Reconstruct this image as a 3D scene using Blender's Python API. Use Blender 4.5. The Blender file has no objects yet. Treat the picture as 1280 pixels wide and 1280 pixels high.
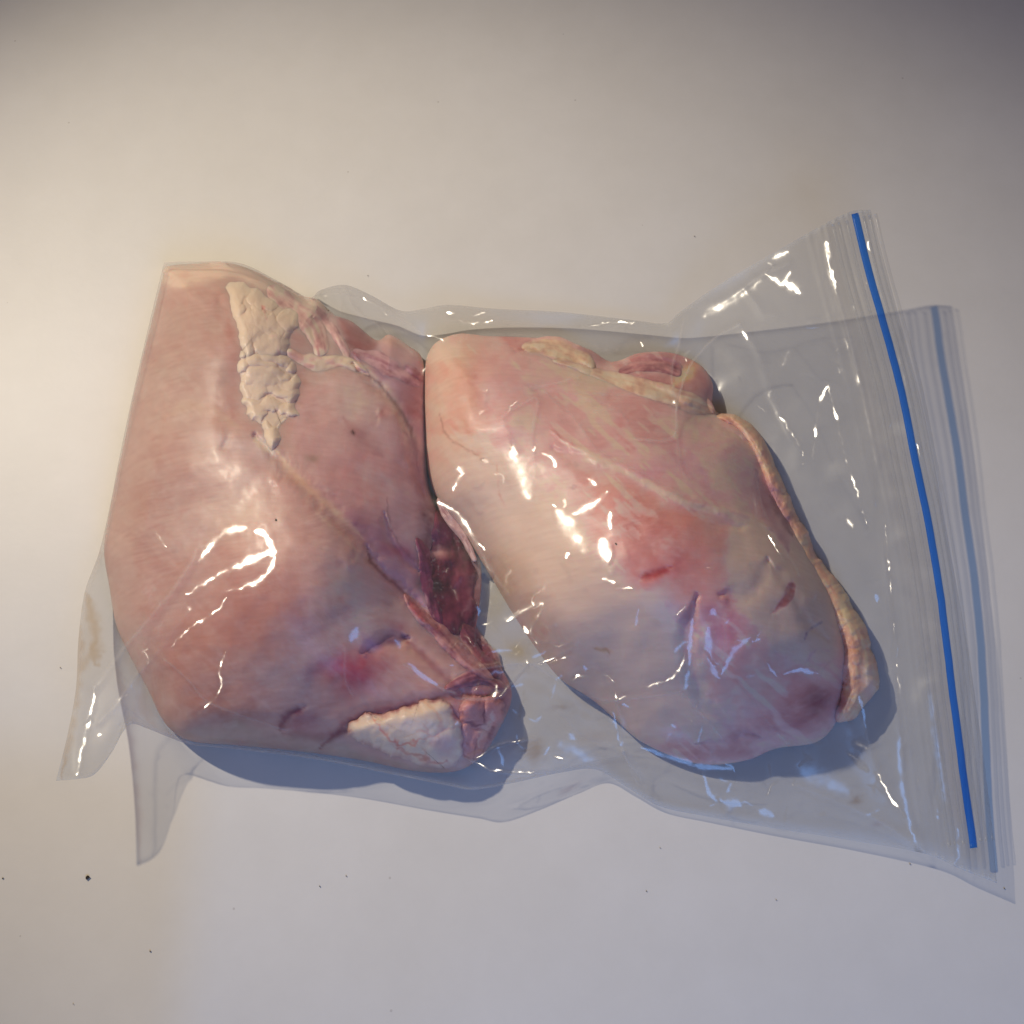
import bpy, math, random
import numpy as np
from mathutils import Vector, Matrix

# ------------------------------------------------------------------ camera
IMG = 1280.0
DIST, TILT, FOV = 0.48, math.radians(20), math.radians(45)
F = (IMG / 2) / math.tan(FOV / 2)
sc = bpy.context.scene
col = sc.collection
cam_d = bpy.data.cameras.new('camera')
cam_d.sensor_fit = 'HORIZONTAL'
cam_d.angle = FOV
cam_d.clip_start, cam_d.clip_end = 0.01, 50
cam = bpy.data.objects.new('camera', cam_d)
cam.location = (0, -DIST * math.sin(TILT), DIST * math.cos(TILT))
cam.rotation_euler = (TILT, 0, 0)
col.objects.link(cam)
sc.camera = cam

# ------------------------------------------------------------------ world and lamps (indoor: one warm lamp, one cool window)
world = bpy.data.worlds.new('World')
sc.world = world
world.use_nodes = True
bg = world.node_tree.nodes['Background']
bg.inputs[0].default_value = (0.076, 0.054, 0.040, 1)
bg.inputs[1].default_value = 1.0

LAMP = np.array((-0.52, 0.364, 0.70))
WIN = np.array((0.14, -0.58, 0.52))

def aim(o, target):
    o.rotation_euler = (Vector(target) - o.location).to_track_quat('-Z', 'Y').to_euler()

ld = bpy.data.lights.new('desk_lamp_light', 'SPOT')
ld.energy = 18.4
ld.color = (1.0, 0.875, 0.675)
ld.shadow_soft_size = 0.010
ld.spot_size = math.radians(45.5)
ld.spot_blend = 1.0
lamp = bpy.data.objects.new('desk_lamp_light', ld)
lamp.location = LAMP
col.objects.link(lamp)
aim(lamp, (-0.032, -0.008, 0))

wd = bpy.data.lights.new('window_light', 'AREA')
wd.shape = 'RECTANGLE'
wd.size, wd.size_y = 0.34, 0.28
wd.energy = 1.38
wd.color = (0.19, 0.44, 1.0)
win = bpy.data.objects.new('window_light', wd)
win.location = WIN
col.objects.link(win)
aim(win, (0.0, -0.05, 0))

sc.view_settings.view_transform = 'Standard'
sc.view_settings.look = 'None'
sc.view_settings.exposure = 0.46
sc.view_settings.gamma = 1
sc.render.engine = 'CYCLES'
sc.cycles.use_denoising = True
sc.cycles.transparent_max_bounces = 16
sc.cycles.max_bounces = 6
sc.cycles.sample_clamp_indirect = 4
sc.cycles.caustics_reflective = False
sc.cycles.caustics_refractive = False

# ------------------------------------------------------------------ pixel <-> place
CT, ST = math.cos(TILT), math.sin(TILT)
CAM = np.array((0.0, -DIST * ST, DIST * CT))

def rays(P):
    x = (P[:, 0] - 640) / F
    y = -(P[:, 1] - 640) / F
    return np.stack([x, y * CT + ST, y * ST - CT], 1)

def place(P, z):
    """the point on the sight line of a photo position that lies z above the counter"""
    d = rays(P)
    t = (z - CAM[2]) / d[:, 2]
    return CAM + d * t[:, None]

# ------------------------------------------------------------------ small numpy toolbox
def A_(x):
    return np.asarray(x, dtype=float)

def spline(pts, n, closed=False):
    p = A_(pts)
    if closed:
        q = np.vstack([p[-1], p, p[0], p[1]])
    else:
        q = np.vstack([2 * p[0] - p[1], p, 2 * p[-1] - p[-2]])
    m = len(q) - 3
    out = []
    for i in range(m):
        a, b, c, d = q[i:i + 4]
        t = np.linspace(0, 1, 12, endpoint=False)[:, None]
        out.append(0.5 * (2 * b + (c - a) * t + (2 * a - 5 * b + 4 * c - d) * t ** 2 + (3 * b - a - 3 * c + d) * t ** 3))
    out = np.vstack(out + [q[-2][None] if not closed else q[1][None]])
    s = np.r_[0, np.cumsum(np.linalg.norm(np.diff(out[:, :2], axis=0), axis=1))]
    u = np.linspace(0, s[-1], n, endpoint=not closed)
    return np.stack([np.interp(u, s, out[:, k]) for k in range(out.shape[1])], 1)

def seg_near(P, poly):
    """distance, nearest point and running parameter on a polyline"""
    P = A_(P); poly = A_(poly)[:, :2]
    best = np.full(len(P), 1e18); near = np.zeros((len(P), 2)); par = np.zeros(len(P)); side = np.zeros(len(P))
    for i in range(len(poly) - 1):
        a, b = poly[i], poly[i + 1]
        ab = b - a
        L2 = max(ab @ ab, 1e-9)
        t = np.clip(((P - a) @ ab) / L2, 0, 1)
        q = a + t[:, None] * ab
        d2 = ((P - q) ** 2).sum(1)
        m = d2 < best
        best[m] = d2[m]; near[m] = q[m]; par[m] = i + t[m]
        cr = ab[0] * (P[:, 1] - a[1]) - ab[1] * (P[:, 0] - a[0])
        side[m] = cr[m]
    return np.sqrt(best), near, par / max(len(poly) - 1, 1), np.sign(side)

def inside(P, poly):
    P = A_(P); poly = A_(poly)
    r = np.zeros(len(P), bool)
    x, y = P[:, 0], P[:, 1]
    for i in range(len(poly)):
        x0, y0 = poly[i]; x1, y1 = poly[i - 1]
        c = ((y0 > y) != (y1 > y))
        with np.errstate(divide='ignore', invalid='ignore'):
            xx = (x1 - x0) * (y - y0) / (y1 - y0 if y1 != y0 else 1e-9) + x0
        r ^= c & (x < xx)
    return r

def sdist(P, poly):
    """signed distance to a closed outline, positive inside (long lists are cut to the box near the outline)"""
    poly = A_(poly)
    lo, hi = poly.min(0) - 40, poly.max(0) + 40
    m = ((P > lo) & (P < hi)).all(1)
    out = np.full(len(P), -40.0)
    if m.any():
        Q = P[m]
        d = seg_near(Q, np.vstack([poly, poly[:1]]))[0]
        out[m] = np.where(inside(Q, poly), d, -d)
    return out

_rng = np.random.RandomState(7)
_LAT = _rng.rand(256, 256)

def vnoise(x, y):
    xi, yi = np.floor(x).astype(int), np.floor(y).astype(int)
    fx, fy = x - xi, y - yi
    fx = fx * fx * fx * (fx * (fx * 6 - 15) + 10); fy = fy * fy * fy * (fy * (fy * 6 - 15) + 10)
    g = lambda a, b: _LAT[a & 255, b & 255]
    return (g(xi, yi) * (1 - fx) + g(xi + 1, yi) * fx) * (1 - fy) + (g(xi, yi + 1) * (1 - fx) + g(xi + 1, yi + 1) * fx) * fy - 0.5

def fbm(P, scale, oct=4, seed=0, stretch=(1, 1), ang=0.0):
    c, s = math.cos(ang), math.sin(ang)
    x = (P[:, 0] * c + P[:, 1] * s) / scale / stretch[0] + seed * 17.3
    y = (-P[:, 0] * s + P[:, 1] * c) / scale / stretch[1] + seed * 9.7
    v = 0; a = 1
    for k in range(oct):
        v = v + a * vnoise(x, y)
        x = x * 2.03 + 11.1; y = y * 2.03 + 5.7; a *= 0.5
    return v

def cells(P, n, box, seed, aspect=(1, 1)):
    r = np.random.RandomState(seed)
    c = np.stack([box[0] + r.rand(n) * (box[2] - box[0]), box[1] + r.rand(n) * (box[3] - box[1])], 1)
    f1 = np.full(len(P), 1e9); f2 = f1.copy()
    for q in c:
        d = np.hypot((P[:, 0] - q[0]) / aspect[0], (P[:, 1] - q[1]) / aspect[1])
        f2 = np.where(d < f1, f1, np.minimum(f2, d)); f1 = np.minimum(f1, d)
    return f1, f2

def sstep(a, b, x):
    t = np.clip((x - a) / (b - a), 0, 1)
    return t * t * (3 - 2 * t)

def lin(rgb):
    c = A_(rgb) / 255.0
    return np.where(c <= 0.04045, c / 12.92, ((c + 0.055) / 1.055) ** 2.4)

def tps(points):
    p = A_(points)
    X, z = p[:, :2] / 100, p[:, 2]
    n = len(X)
    K = np.linalg.norm(X[:, None] - X[None], axis=2)
    K = np.where(K > 0, K ** 2 * np.log(np.maximum(K, 1e-9)), 0) + 0.02 * np.eye(n)
    M = np.zeros((n + 3, n + 3))
    M[:n, :n] = K; M[:n, n] = 1; M[:n, n + 1:] = X; M[n, :n] = 1; M[n + 1:, :n] = X.T
    w = np.linalg.solve(M, np.r_[z, 0, 0, 0])
    def f(P):
        Q = P / 100
        out = w[n] + Q @ w[n + 1:]
        for i in range(n):
            r2 = ((Q - X[i]) ** 2).sum(1)
            out = out + w[i] * 0.5 * r2 * np.log(np.maximum(r2, 1e-12))
        return out
    return f

# feature masks shared by relief and colour:  ('s', polyline, width)  ('b', (cx,cy), (rx,ry), angle)  ('p', polygon, softness)
def mask(P, f, jit=None):
    Q = P if jit is None else P + jit
    if f[0] == 's':
        lo, hi = A_(f[1])[:, :2].min(0) - 4 * f[2], A_(f[1])[:, :2].max(0) + 4 * f[2]
        m = ((Q > lo) & (Q < hi)).all(1)
        out = np.zeros(len(P))
        if m.any():
            d, _, par, _ = seg_near(Q[m], spline(f[1], max(8, 4 * len(f[1]))))
            taper = np.clip(np.minimum(par, 1 - par) * 6, 0.25, 1) if len(f) < 4 else 1.0
            out[m] = np.exp(-(d / (f[2] * taper)) ** 2)
        return out
    if f[0] == 'b':
        c, s = math.cos(math.radians(f[3])), math.sin(math.radians(f[3]))
        x, y = Q[:, 0] - f[1][0], Q[:, 1] - f[1][1]
        return np.exp(-(((x * c + y * s) / f[2][0]) ** 2 + ((-x * s + y * c) / f[2][1]) ** 2))
    return sstep(-f[2], f[2], sdist(Q, spline(f[1], 8 * len(f[1]), True)))

# ------------------------------------------------------------------ objects
def tag(o, label=None, cat=None, group=None, kind=None):
    if label: o['label'] = label
    if cat: o['category'] = cat
    if group: o['group'] = group
    if kind: o['kind'] = kind
    return o

def mesh_obj(name, V, faces, mat, parent=None, colors=None, extra=None, smooth=True):
    me = bpy.data.meshes.new(name)
    F_ = np.asarray(faces) if not isinstance(faces, list) else None
    if F_ is not None:
        k = F_.shape[1]
        me.vertices.add(len(V)); me.vertices.foreach_set('co', A_(V).ravel())
        me.loops.add(F_.size); me.loops.foreach_set('vertex_index', F_.ravel().astype(np.int32))
        me.polygons.add(len(F_)); me.polygons.foreach_set('loop_start', np.arange(0, F_.size, k, dtype=np.int32))
        me.update(calc_edges=True); me.validate()
    else:
        me.from_pydata([tuple(v) for v in V], [], faces)
    if smooth:
        me.polygons.foreach_set('use_smooth', np.ones(len(me.polygons), bool))
    if colors is not None:
        a = me.attributes.new('Col', 'FLOAT_COLOR', 'POINT')
        c = np.ones((len(V), 4)); c[:, :colors.shape[1]] = colors
        a.data.foreach_set('color', c.ravel())
    for nm, v in (extra or {}).items():
        a = me.attributes.new(nm, 'FLOAT', 'POINT')
        a.data.foreach_set('value', A_(v))
    me.materials.append(mat)
    o = bpy.data.objects.new(name, me)
    col.objects.link(o)
    if parent is not None:
        o.parent = parent
        o.matrix_parent_inverse = Matrix.Translation(-Vector(parent.location))
    return o

def empty(name, loc):
    o = bpy.data.objects.new(name, None)
    o.location = loc; o.empty_display_size = 0.02
    col.objects.link(o)
    return o

def quads(n, m, wrap):
    """index quads of an n x m grid, rows wrapping when wrap"""
    i = np.arange(n if wrap else n - 1); j = np.arange(m - 1)
    I, J = np.meshgrid(i, j, indexing='ij')
    a = I * m + J; b = ((I + 1) % n) * m + J
    return np.stack([a, b, b + 1, a + 1], -1).reshape(-1, 4)

def volume(name, outline, centre, hfun, colfun, mat, parent, n=600, m=150, under=None):
    """closed organic body: the seen upper surface given by hfun over the outline, rolled under at the rim"""
    O = spline(outline, n, True)
    c = A_(centre)
    t = 1 - (1 - np.linspace(0.004, 1, m)) ** 1.35
    P = c + (O[:, None, :] - c) * t[None, :, None]
    Pf = P.reshape(-1, 2)
    z = hfun(Pf)
    V = place(Pf, z).reshape(n, m, 3)
    C = colfun(Pf).reshape(n, m, 3)
    Z = z.reshape(n, m)
    rim, cw = V[:, -1], V[:, 0].mean(0)
    low = under(c + (O - c) * 0.9) if under is not None else np.full(n, 0.0012)
    rows, cols_ = [V], [C]
    for k, (sh, fz) in enumerate(((0.985, 0.6), (0.95, 0.25), (0.88, 0.02), (0.6, 0.0), (0.02, 0.0))):
        r = cw + (rim - cw) * sh
        lowk = low if under is None else under(c + (O - c) * sh)
        r = r.copy(); r[:, 2] = lowk + (rim[:, 2] - low) * fz
        rows.append(r[:, None]); cols_.append(C[:, -1:])
    V = np.concatenate(rows, 1); C = np.concatenate(cols_, 1)
    M = V.shape[1]
    faces = quads(n, M, True)[:, ::-1]
    o = mesh_obj(name, V.reshape(-1, 3), faces, mat, parent, C.reshape(-1, 3))
    # caps at the two poles
    return o

# ------------------------------------------------------------------ materials
def nodes(name):
    m = bpy.data.materials.new(name); m.use_nodes = True
    nt = m.node_tree; nt.nodes.clear()
    out = nt.nodes.new('ShaderNodeOutputMaterial')
    def N(t, **kw):
        n = nt.nodes.new(t)
        for k, v in kw.items():
            if k.startswith('i_'):
                key = k[2:]
                n.inputs[int(key) if key.isdigit() else key.replace('_', ' ')].default_value = v
            else:
                setattr(n, k, v)
        return n
    L = lambda a, b: nt.links.new(a, b)
    return m, out, N, L

def meat_material(name, rough=0.42, sss=0.60, fibre=0.16, bumpd=0.00016, deep=0.005, bleed=(1.0, 0.38, 0.26)):
    m, out, N, L = nodes(name)
    p = N('ShaderNodeBsdfPrincipled')
    at = N('ShaderNodeAttribute', attribute_name='Col')
    tc = N('ShaderNodeTexCoord')
    mp = N('ShaderNodeMapping'); mp.inputs['Rotation'].default_value = (0, 0, 0.5); mp.inputs['Scale'].default_value = (1, 7, 1)
    L(tc.outputs['Object'], mp.inputs[0])
    nf = N('ShaderNodeTexNoise', i_Scale=90.0, i_Detail=5.0, i_Roughness=0.6)
    L(mp.outputs[0], nf.inputs['Vector'])
    n2 = N('ShaderNodeTexNoise', i_Scale=320.0, i_Detail=4.0)
    L(tc.outputs['Object'], n2.inputs['Vector'])
    mx = N('ShaderNodeMix', data_type='RGBA', blend_type='MULTIPLY')
    mx.inputs[0].default_value = fibre
    cr = N('ShaderNodeValToRGB')
    cr.color_ramp.elements[0].position, cr.color_ramp.elements[0].color = 0.3, (0.62, 0.45, 0.42, 1)
    cr.color_ramp.elements[1].position, cr.color_ramp.elements[1].color = 0.68, (1.1, 1.12, 1.12, 1)
    L(nf.outputs[0], cr.inputs[0])
    L(at.outputs['Color'], mx.inputs[6]); L(cr.outputs[0], mx.inputs[7])
    L(mx.outputs[2], p.inputs['Base Color'])
    p.inputs['Roughness'].default_value = rough
    p.inputs['Specular IOR Level'].default_value = 0.22
    p.inputs['Subsurface Weight'].default_value = sss
    p.inputs['Coat Weight'].default_value = 0.06
    p.inputs['Coat Roughness'].default_value = 0.22
    p.inputs['Subsurface Radius'].default_value = bleed
    p.inputs['Subsurface Scale'].default_value = deep
    add = N('ShaderNodeMath', operation='ADD')
    L(nf.outputs[0], add.inputs[0]); L(n2.outputs[0], add.inputs[1])
    b = N('ShaderNodeBump', i_Strength=0.5, i_Distance=bumpd)
    L(add.outputs[0], b.inputs['Height']); L(b.outputs[0], p.inputs['Normal'])
    L(p.outputs[0], out.inputs[0])
    return m

MEAT = meat_material('raw_muscle')
FAT = meat_material('raw_fat', rough=0.40, sss=0.6, fibre=0.05, bumpd=0.00010, deep=0.003, bleed=(1.0, 0.85, 0.7))

def film_material(name, refl=1.0, rough=0.24, fold=False):
    m, out, N, L = nodes(name)
    tint = N('ShaderNodeAttribute', attribute_name='Col')
    hz = N('ShaderNodeAttribute', attribute_name='haze')
    tr = N('ShaderNodeBsdfTransparent'); L(tint.outputs['Color'], tr.inputs[0])
    df = N('ShaderNodeBsdfDiffuse'); df.inputs[0].default_value = (0.86, 0.88, 0.9, 1)
    tl = N('ShaderNodeBsdfTranslucent'); tl.inputs[0].default_value = (0.86, 0.88, 0.9, 1)
    md = N('ShaderNodeMixShader', i_0=0.45); L(df.outputs[0], md.inputs[1]); L(tl.outputs[0], md.inputs[2])
    m1 = N('ShaderNodeMixShader'); L(hz.outputs['Fac'], m1.inputs[0]); L(tr.outputs[0], m1.inputs[1]); L(md.outputs[0], m1.inputs[2])
    gl = N('ShaderNodeBsdfGlossy'); gl.inputs['Roughness'].default_value = rough
    if fold:
        ra = N('ShaderNodeAttribute', attribute_name='slack'); L(ra.outputs['Fac'], gl.inputs['Roughness'])
    tc = N('ShaderNodeTexCoord')
    nz = N('ShaderNodeTexNoise', i_Scale=260.0, i_Detail=3.0, i_Roughness=0.55); L(tc.outputs['Object'], nz.inputs['Vector'])
    b = N('ShaderNodeBump', i_Strength=0.12, i_Distance=0.0002); L(nz.outputs[0], b.inputs['Height']); L(b.outputs[0], gl.inputs['Normal'])
    if fold:
        fa = N('ShaderNodeAttribute', attribute_name='fold'); L(fa.outputs['Vector'], b.inputs['Normal'])
    lw = N('ShaderNodeLayerWeight', i_Blend=0.5)
    pw = N('ShaderNodeMath', operation='POWER'); pw.inputs[1].default_value = 4.0; L(lw.outputs['Facing'], pw.inputs[0])
    ma = N('ShaderNodeMath', operation='MULTIPLY_ADD'); ma.inputs[1].default_value = 0.5 * refl; ma.inputs[2].default_value = 0.058 * refl
    L(pw.outputs[0], ma.inputs[0])
    fac = ma.outputs[0]
    if fold:
        sl = N('ShaderNodeMath', operation='MULTIPLY_ADD'); sl.inputs[1].default_value = -1.5; sl.inputs[2].default_value = 1.28; L(ra.outputs['Fac'], sl.inputs[0])
        mm = N('ShaderNodeMath', operation='MULTIPLY'); L(ma.outputs[0], mm.inputs[0]); L(sl.outputs[0], mm.inputs[1]); fac = mm.outputs[0]
    m2 = N('ShaderNodeMixShader'); L(fac, m2.inputs[0]); L(m1.outputs[0], m2.inputs[1]); L(gl.outputs[0], m2.inputs[2])
    L(m2.outputs[0], out.inputs[0])
    return m

FILM = film_material('clear_polythene', fold=True)
RIB = film_material('clear_zip_rib')
FILM_BACK = film_material('clear_polythene_back', refl=0.8, rough=0.28)

def plain(name, rgb, rough=0.5, spec=0.5):
    m, out, N, L = nodes(name)
    p = N('ShaderNodeBsdfPrincipled')
    tc = N('ShaderNodeTexCoord')
    nz = N('ShaderNodeTexNoise', i_Scale=900.0, i_Detail=2.0); L(tc.outputs['Object'], nz.inputs['Vector'])
    mx = N('ShaderNodeMix', data_type='RGBA'); mx.inputs[6].default_value = tuple(A_(rgb) * 0.85) + (1,); mx.inputs[7].default_value = tuple(rgb) + (1,)
    L(nz.outputs[0], mx.inputs[0]); L(mx.outputs[2], p.inputs['Base Color'])
    p.inputs['Roughness'].default_value = rough
    p.inputs['Specular IOR Level'].default_value = spec
    L(p.outputs[0], out.inputs[0])
    return m

def zip_material():
    m, out, N, L = nodes('blue_zip_plastic')
    p = N('ShaderNodeBsdfPrincipled'); p.inputs['Base Color'].default_value = (0.001, 0.13, 0.75, 1); p.inputs['Roughness'].default_value = 0.3
    tc = N('ShaderNodeTexCoord')
    nz = N('ShaderNodeTexNoise', i_Scale=700.0); L(tc.outputs['Object'], nz.inputs['Vector'])
    b = N('ShaderNodeBump', i_Strength=0.2, i_Distance=0.0002); L(nz.outputs[0], b.inputs['Height']); L(b.outputs[0], p.inputs['Normal'])
    t = N('ShaderNodeBsdfTransparent'); t.inputs[0].default_value = (0.15, 0.46, 1.0, 1)
    mx = N('ShaderNodeMixShader', i_0=0.56); L(p.outputs[0], mx.inputs[1]); L(t.outputs[0], mx.inputs[2])
    L(mx.outputs[0], out.inputs[0])
    return m
BLUE = zip_material()
CRUMB = plain('dark_crumb', (0.035, 0.025, 0.018), 0.8)
CRUMB2 = plain('brown_crumb', (0.26, 0.20, 0.14), 0.8)

def counter_material():
    m, out, N, L = nodes('white_laminate')
    p = N('ShaderNodeBsdfPrincipled')
    tc = N('ShaderNodeTexCoord')
    n1 = N('ShaderNodeTexNoise', i_Scale=9.0, i_Detail=6.0, i_Roughness=0.6); L(tc.outputs['Object'], n1.inputs['Vector'])
    n2 = N('ShaderNodeTexNoise', i_Scale=420.0, i_Detail=3.0); L(tc.outputs['Object'], n2.inputs['Vector'])
    cr = N('ShaderNodeValToRGB')
    cr.color_ramp.elements[0].position, cr.color_ramp.elements[0].color = 0.3, (0.745, 0.725, 0.695, 1)
    cr.color_ramp.elements[1].position, cr.color_ramp.elements[1].color = 0.7, (0.79, 0.775, 0.76, 1)
    L(n1.outputs[0], cr.inputs[0])
    # faint smudges and tiny specks of dirt
    vo = N('ShaderNodeTexVoronoi', i_Scale=48.0); L(tc.outputs['Object'], vo.inputs['Vector'])
    lt = N('ShaderNodeMath', operation='LESS_THAN'); lt.inputs[1].default_value = 0.022; L(vo.outputs['Distance'], lt.inputs[0])
    sp = N('ShaderNodeMath', operation='MULTIPLY'); sp.inputs[1].default_value = 0.25; L(lt.outputs[0], sp.inputs[0])
    mx = N('ShaderNodeMix', data_type='RGBA'); mx.inputs[7].default_value = (0.2, 0.16, 0.12, 1)
    sx = N('ShaderNodeSeparateXYZ'); L(tc.outputs['Object'], sx.inputs[0])
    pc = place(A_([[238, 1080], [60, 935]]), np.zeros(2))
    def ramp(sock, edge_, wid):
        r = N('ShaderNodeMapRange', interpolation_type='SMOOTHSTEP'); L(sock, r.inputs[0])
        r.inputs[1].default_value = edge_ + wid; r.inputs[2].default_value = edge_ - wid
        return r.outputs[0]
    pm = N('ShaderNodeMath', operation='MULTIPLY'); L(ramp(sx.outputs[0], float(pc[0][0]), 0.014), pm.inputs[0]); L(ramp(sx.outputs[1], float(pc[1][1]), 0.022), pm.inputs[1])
    st = N('ShaderNodeMix', data_type='RGBA', blend_type='MULTIPLY'); st.inputs[7].default_value = (0.98, 0.925, 0.82, 1)  # soft-edged beige tint over the near left corner
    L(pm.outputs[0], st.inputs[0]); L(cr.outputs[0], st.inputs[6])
    n3 = N('ShaderNodeTexNoise', i_Scale=60.0, i_Detail=5.0, i_Roughness=0.65); L(tc.outputs['Object'], n3.inputs['Vector'])
    r3 = N('ShaderNodeMapRange'); L(n3.outputs[0], r3.inputs[0]); r3.inputs[1].default_value = 0.3; r3.inputs[2].default_value = 0.7; r3.inputs[3].default_value = 0.965; r3.inputs[4].default_value = 1.0
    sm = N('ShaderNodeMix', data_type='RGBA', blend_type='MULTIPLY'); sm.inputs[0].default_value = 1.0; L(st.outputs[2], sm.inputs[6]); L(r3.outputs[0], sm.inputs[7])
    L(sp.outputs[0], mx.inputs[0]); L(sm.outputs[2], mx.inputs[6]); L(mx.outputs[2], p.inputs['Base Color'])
    p.inputs['Roughness'].default_value = 0.42
    p.inputs['Specular IOR Level'].default_value = 0.25
    b = N('ShaderNodeBump', i_Strength=0.15, i_Distance=0.0002); L(n2.outputs[0], b.inputs['Height']); L(b.outputs[0], p.inputs['Normal'])
    L(p.outputs[0], out.inputs[0])
    return m

# ------------------------------------------------------------------ the counter
def box(name, lo, hi, mat):
    x0, y0, z0 = lo; x1, y1, z1 = hi
    V = [(x, y, z) for x in (x0, x1) for y in (y0, y1) for z in (z0, z1)]
    Fc = [(0, 1, 3, 2), (4, 6, 7, 5), (0, 4, 5, 1), (2, 3, 7, 6), (0, 2, 6, 4), (1, 5, 7, 3)]
    return mesh_obj(name, V, Fc, mat, smooth=False)
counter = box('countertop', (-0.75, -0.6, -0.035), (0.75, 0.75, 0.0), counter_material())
tag(counter, 'white matte countertop under the bagged chicken', 'countertop', kind='structure')

# ================================================================== the two chicken breasts
ILL_A = A_((0.74, 0.63, 0.55))
ILL_B = A_((0.66, 0.57, 0.50))

OUT_A = [(206, 334), (245, 329), (278, 327), (312, 336), (345, 352), (372, 368), (398, 375), (414, 392), (440, 402), (470, 425),
         (487, 418), (510, 432), (529, 452), (533, 520), (535, 600), (550, 640), (577, 665), (597, 690), (602, 725), (598, 765), (594, 797),
         (603, 815), (624, 832), (640, 868), (626, 908), (602, 945), (570, 964), (520, 964), (450, 950), (380, 940), (300, 932),
         (238, 926), (207, 905), (185, 862), (160, 815), (145, 780), (137, 735), (130, 690), (135, 650), (147, 590), (155, 555),
         (170, 480), (190, 400), (203, 348)]
BULK_A = tps([(290, 640, .0525), (250, 420, .042), (225, 345, .028), (200, 560, .043), (170, 700, .038), (190, 640, .0425), (240, 800, .042), (350, 760, .055), (365, 680, .058), (290, 430, .047), (270, 560, .051),
              (430, 700, .050), (330, 500, .046), (300, 370, .036), (390, 430, .032), (460, 540, .036), (500, 620, .028), (480, 440, .022),
              (525, 480, .018), (560, 720, .009), (580, 780, .008), (450, 760, .042), (460, 850, .034), (330, 880, .035), (540, 850, .026),
              (600, 860, .017), (510, 920, .022), (600, 920, .015), (400, 930, .020), (250, 900, .028), (160, 620, .036), (150, 740, .034), (190, 480, .034), (215, 400, .034)])
REL_A = [  # relief in millimetres
    (('s', [(320, 545), (375, 600), (420, 645), (458, 680), (480, 715), (510, 745), (545, 785)], 11), -2.2),
    (('s', [(345, 600), (400, 660), (440, 705)], 26), 1.2),
    (('s', [(440, 455), (480, 490), (510, 530), (520, 580), (531, 620)], 7), -2.6),
    (('s', [(475, 515), (500, 545), (512, 585)], 14), 1.2),
    (('s', [(452, 818), (480, 801), (512, 797)], 9), -2.0),
    (('s', [(505, 795), (540, 828), (578, 866)], 8), -2.0),
    (('s', [(350, 914), (358, 896), (380, 884)], 5), -3.5),
    (('s', [(395, 936), (440, 902), (500, 884), (560, 872), (618, 868)], 9), -2.8),
    (('s', [(483, 640), (485, 665), (500, 690), (524, 714)], 6), -2.0),
    (('s', [(456, 680), (470, 705), (500, 735), (530, 760)], 6), -2.0),
    (('s', [(272, 370), (285, 440), (292, 510), (280, 558)], 16), -1.2),
    (('b', (440, 840), (34, 26), 0), 2.0),
    (('b', (420, 395), (20, 14), 40), 2.0),
    (('s', [(390, 395), (420, 430), (445, 450)], 7), -2.5),
    (('s', [(420, 400), (440, 430), (470, 452), (520, 470)], 6), -1.8),
    (('s', [(455, 470), (500, 480), (530, 500)], 5), 1.0),
    (('b', (545, 690), (16, 20), 20), -3.0),
    (('b', (552, 652), (14, 20), 20), 2.0),
    (('b', (565, 700), (12, 10), 0), 2.0),
    (('b', (585, 830), (20, 14), 30), 3.0),
    (('b', (620, 890), (14, 22), 10), 3.0),
    (('b', (600, 940), (22, 12), -30), 2.0),
    (('s', [(205, 345), (260, 345), (310, 350)], 9), -1.5),
    (('s', [(545, 640), (575, 690), (585, 740)], 5), -1.5),
]
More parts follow.
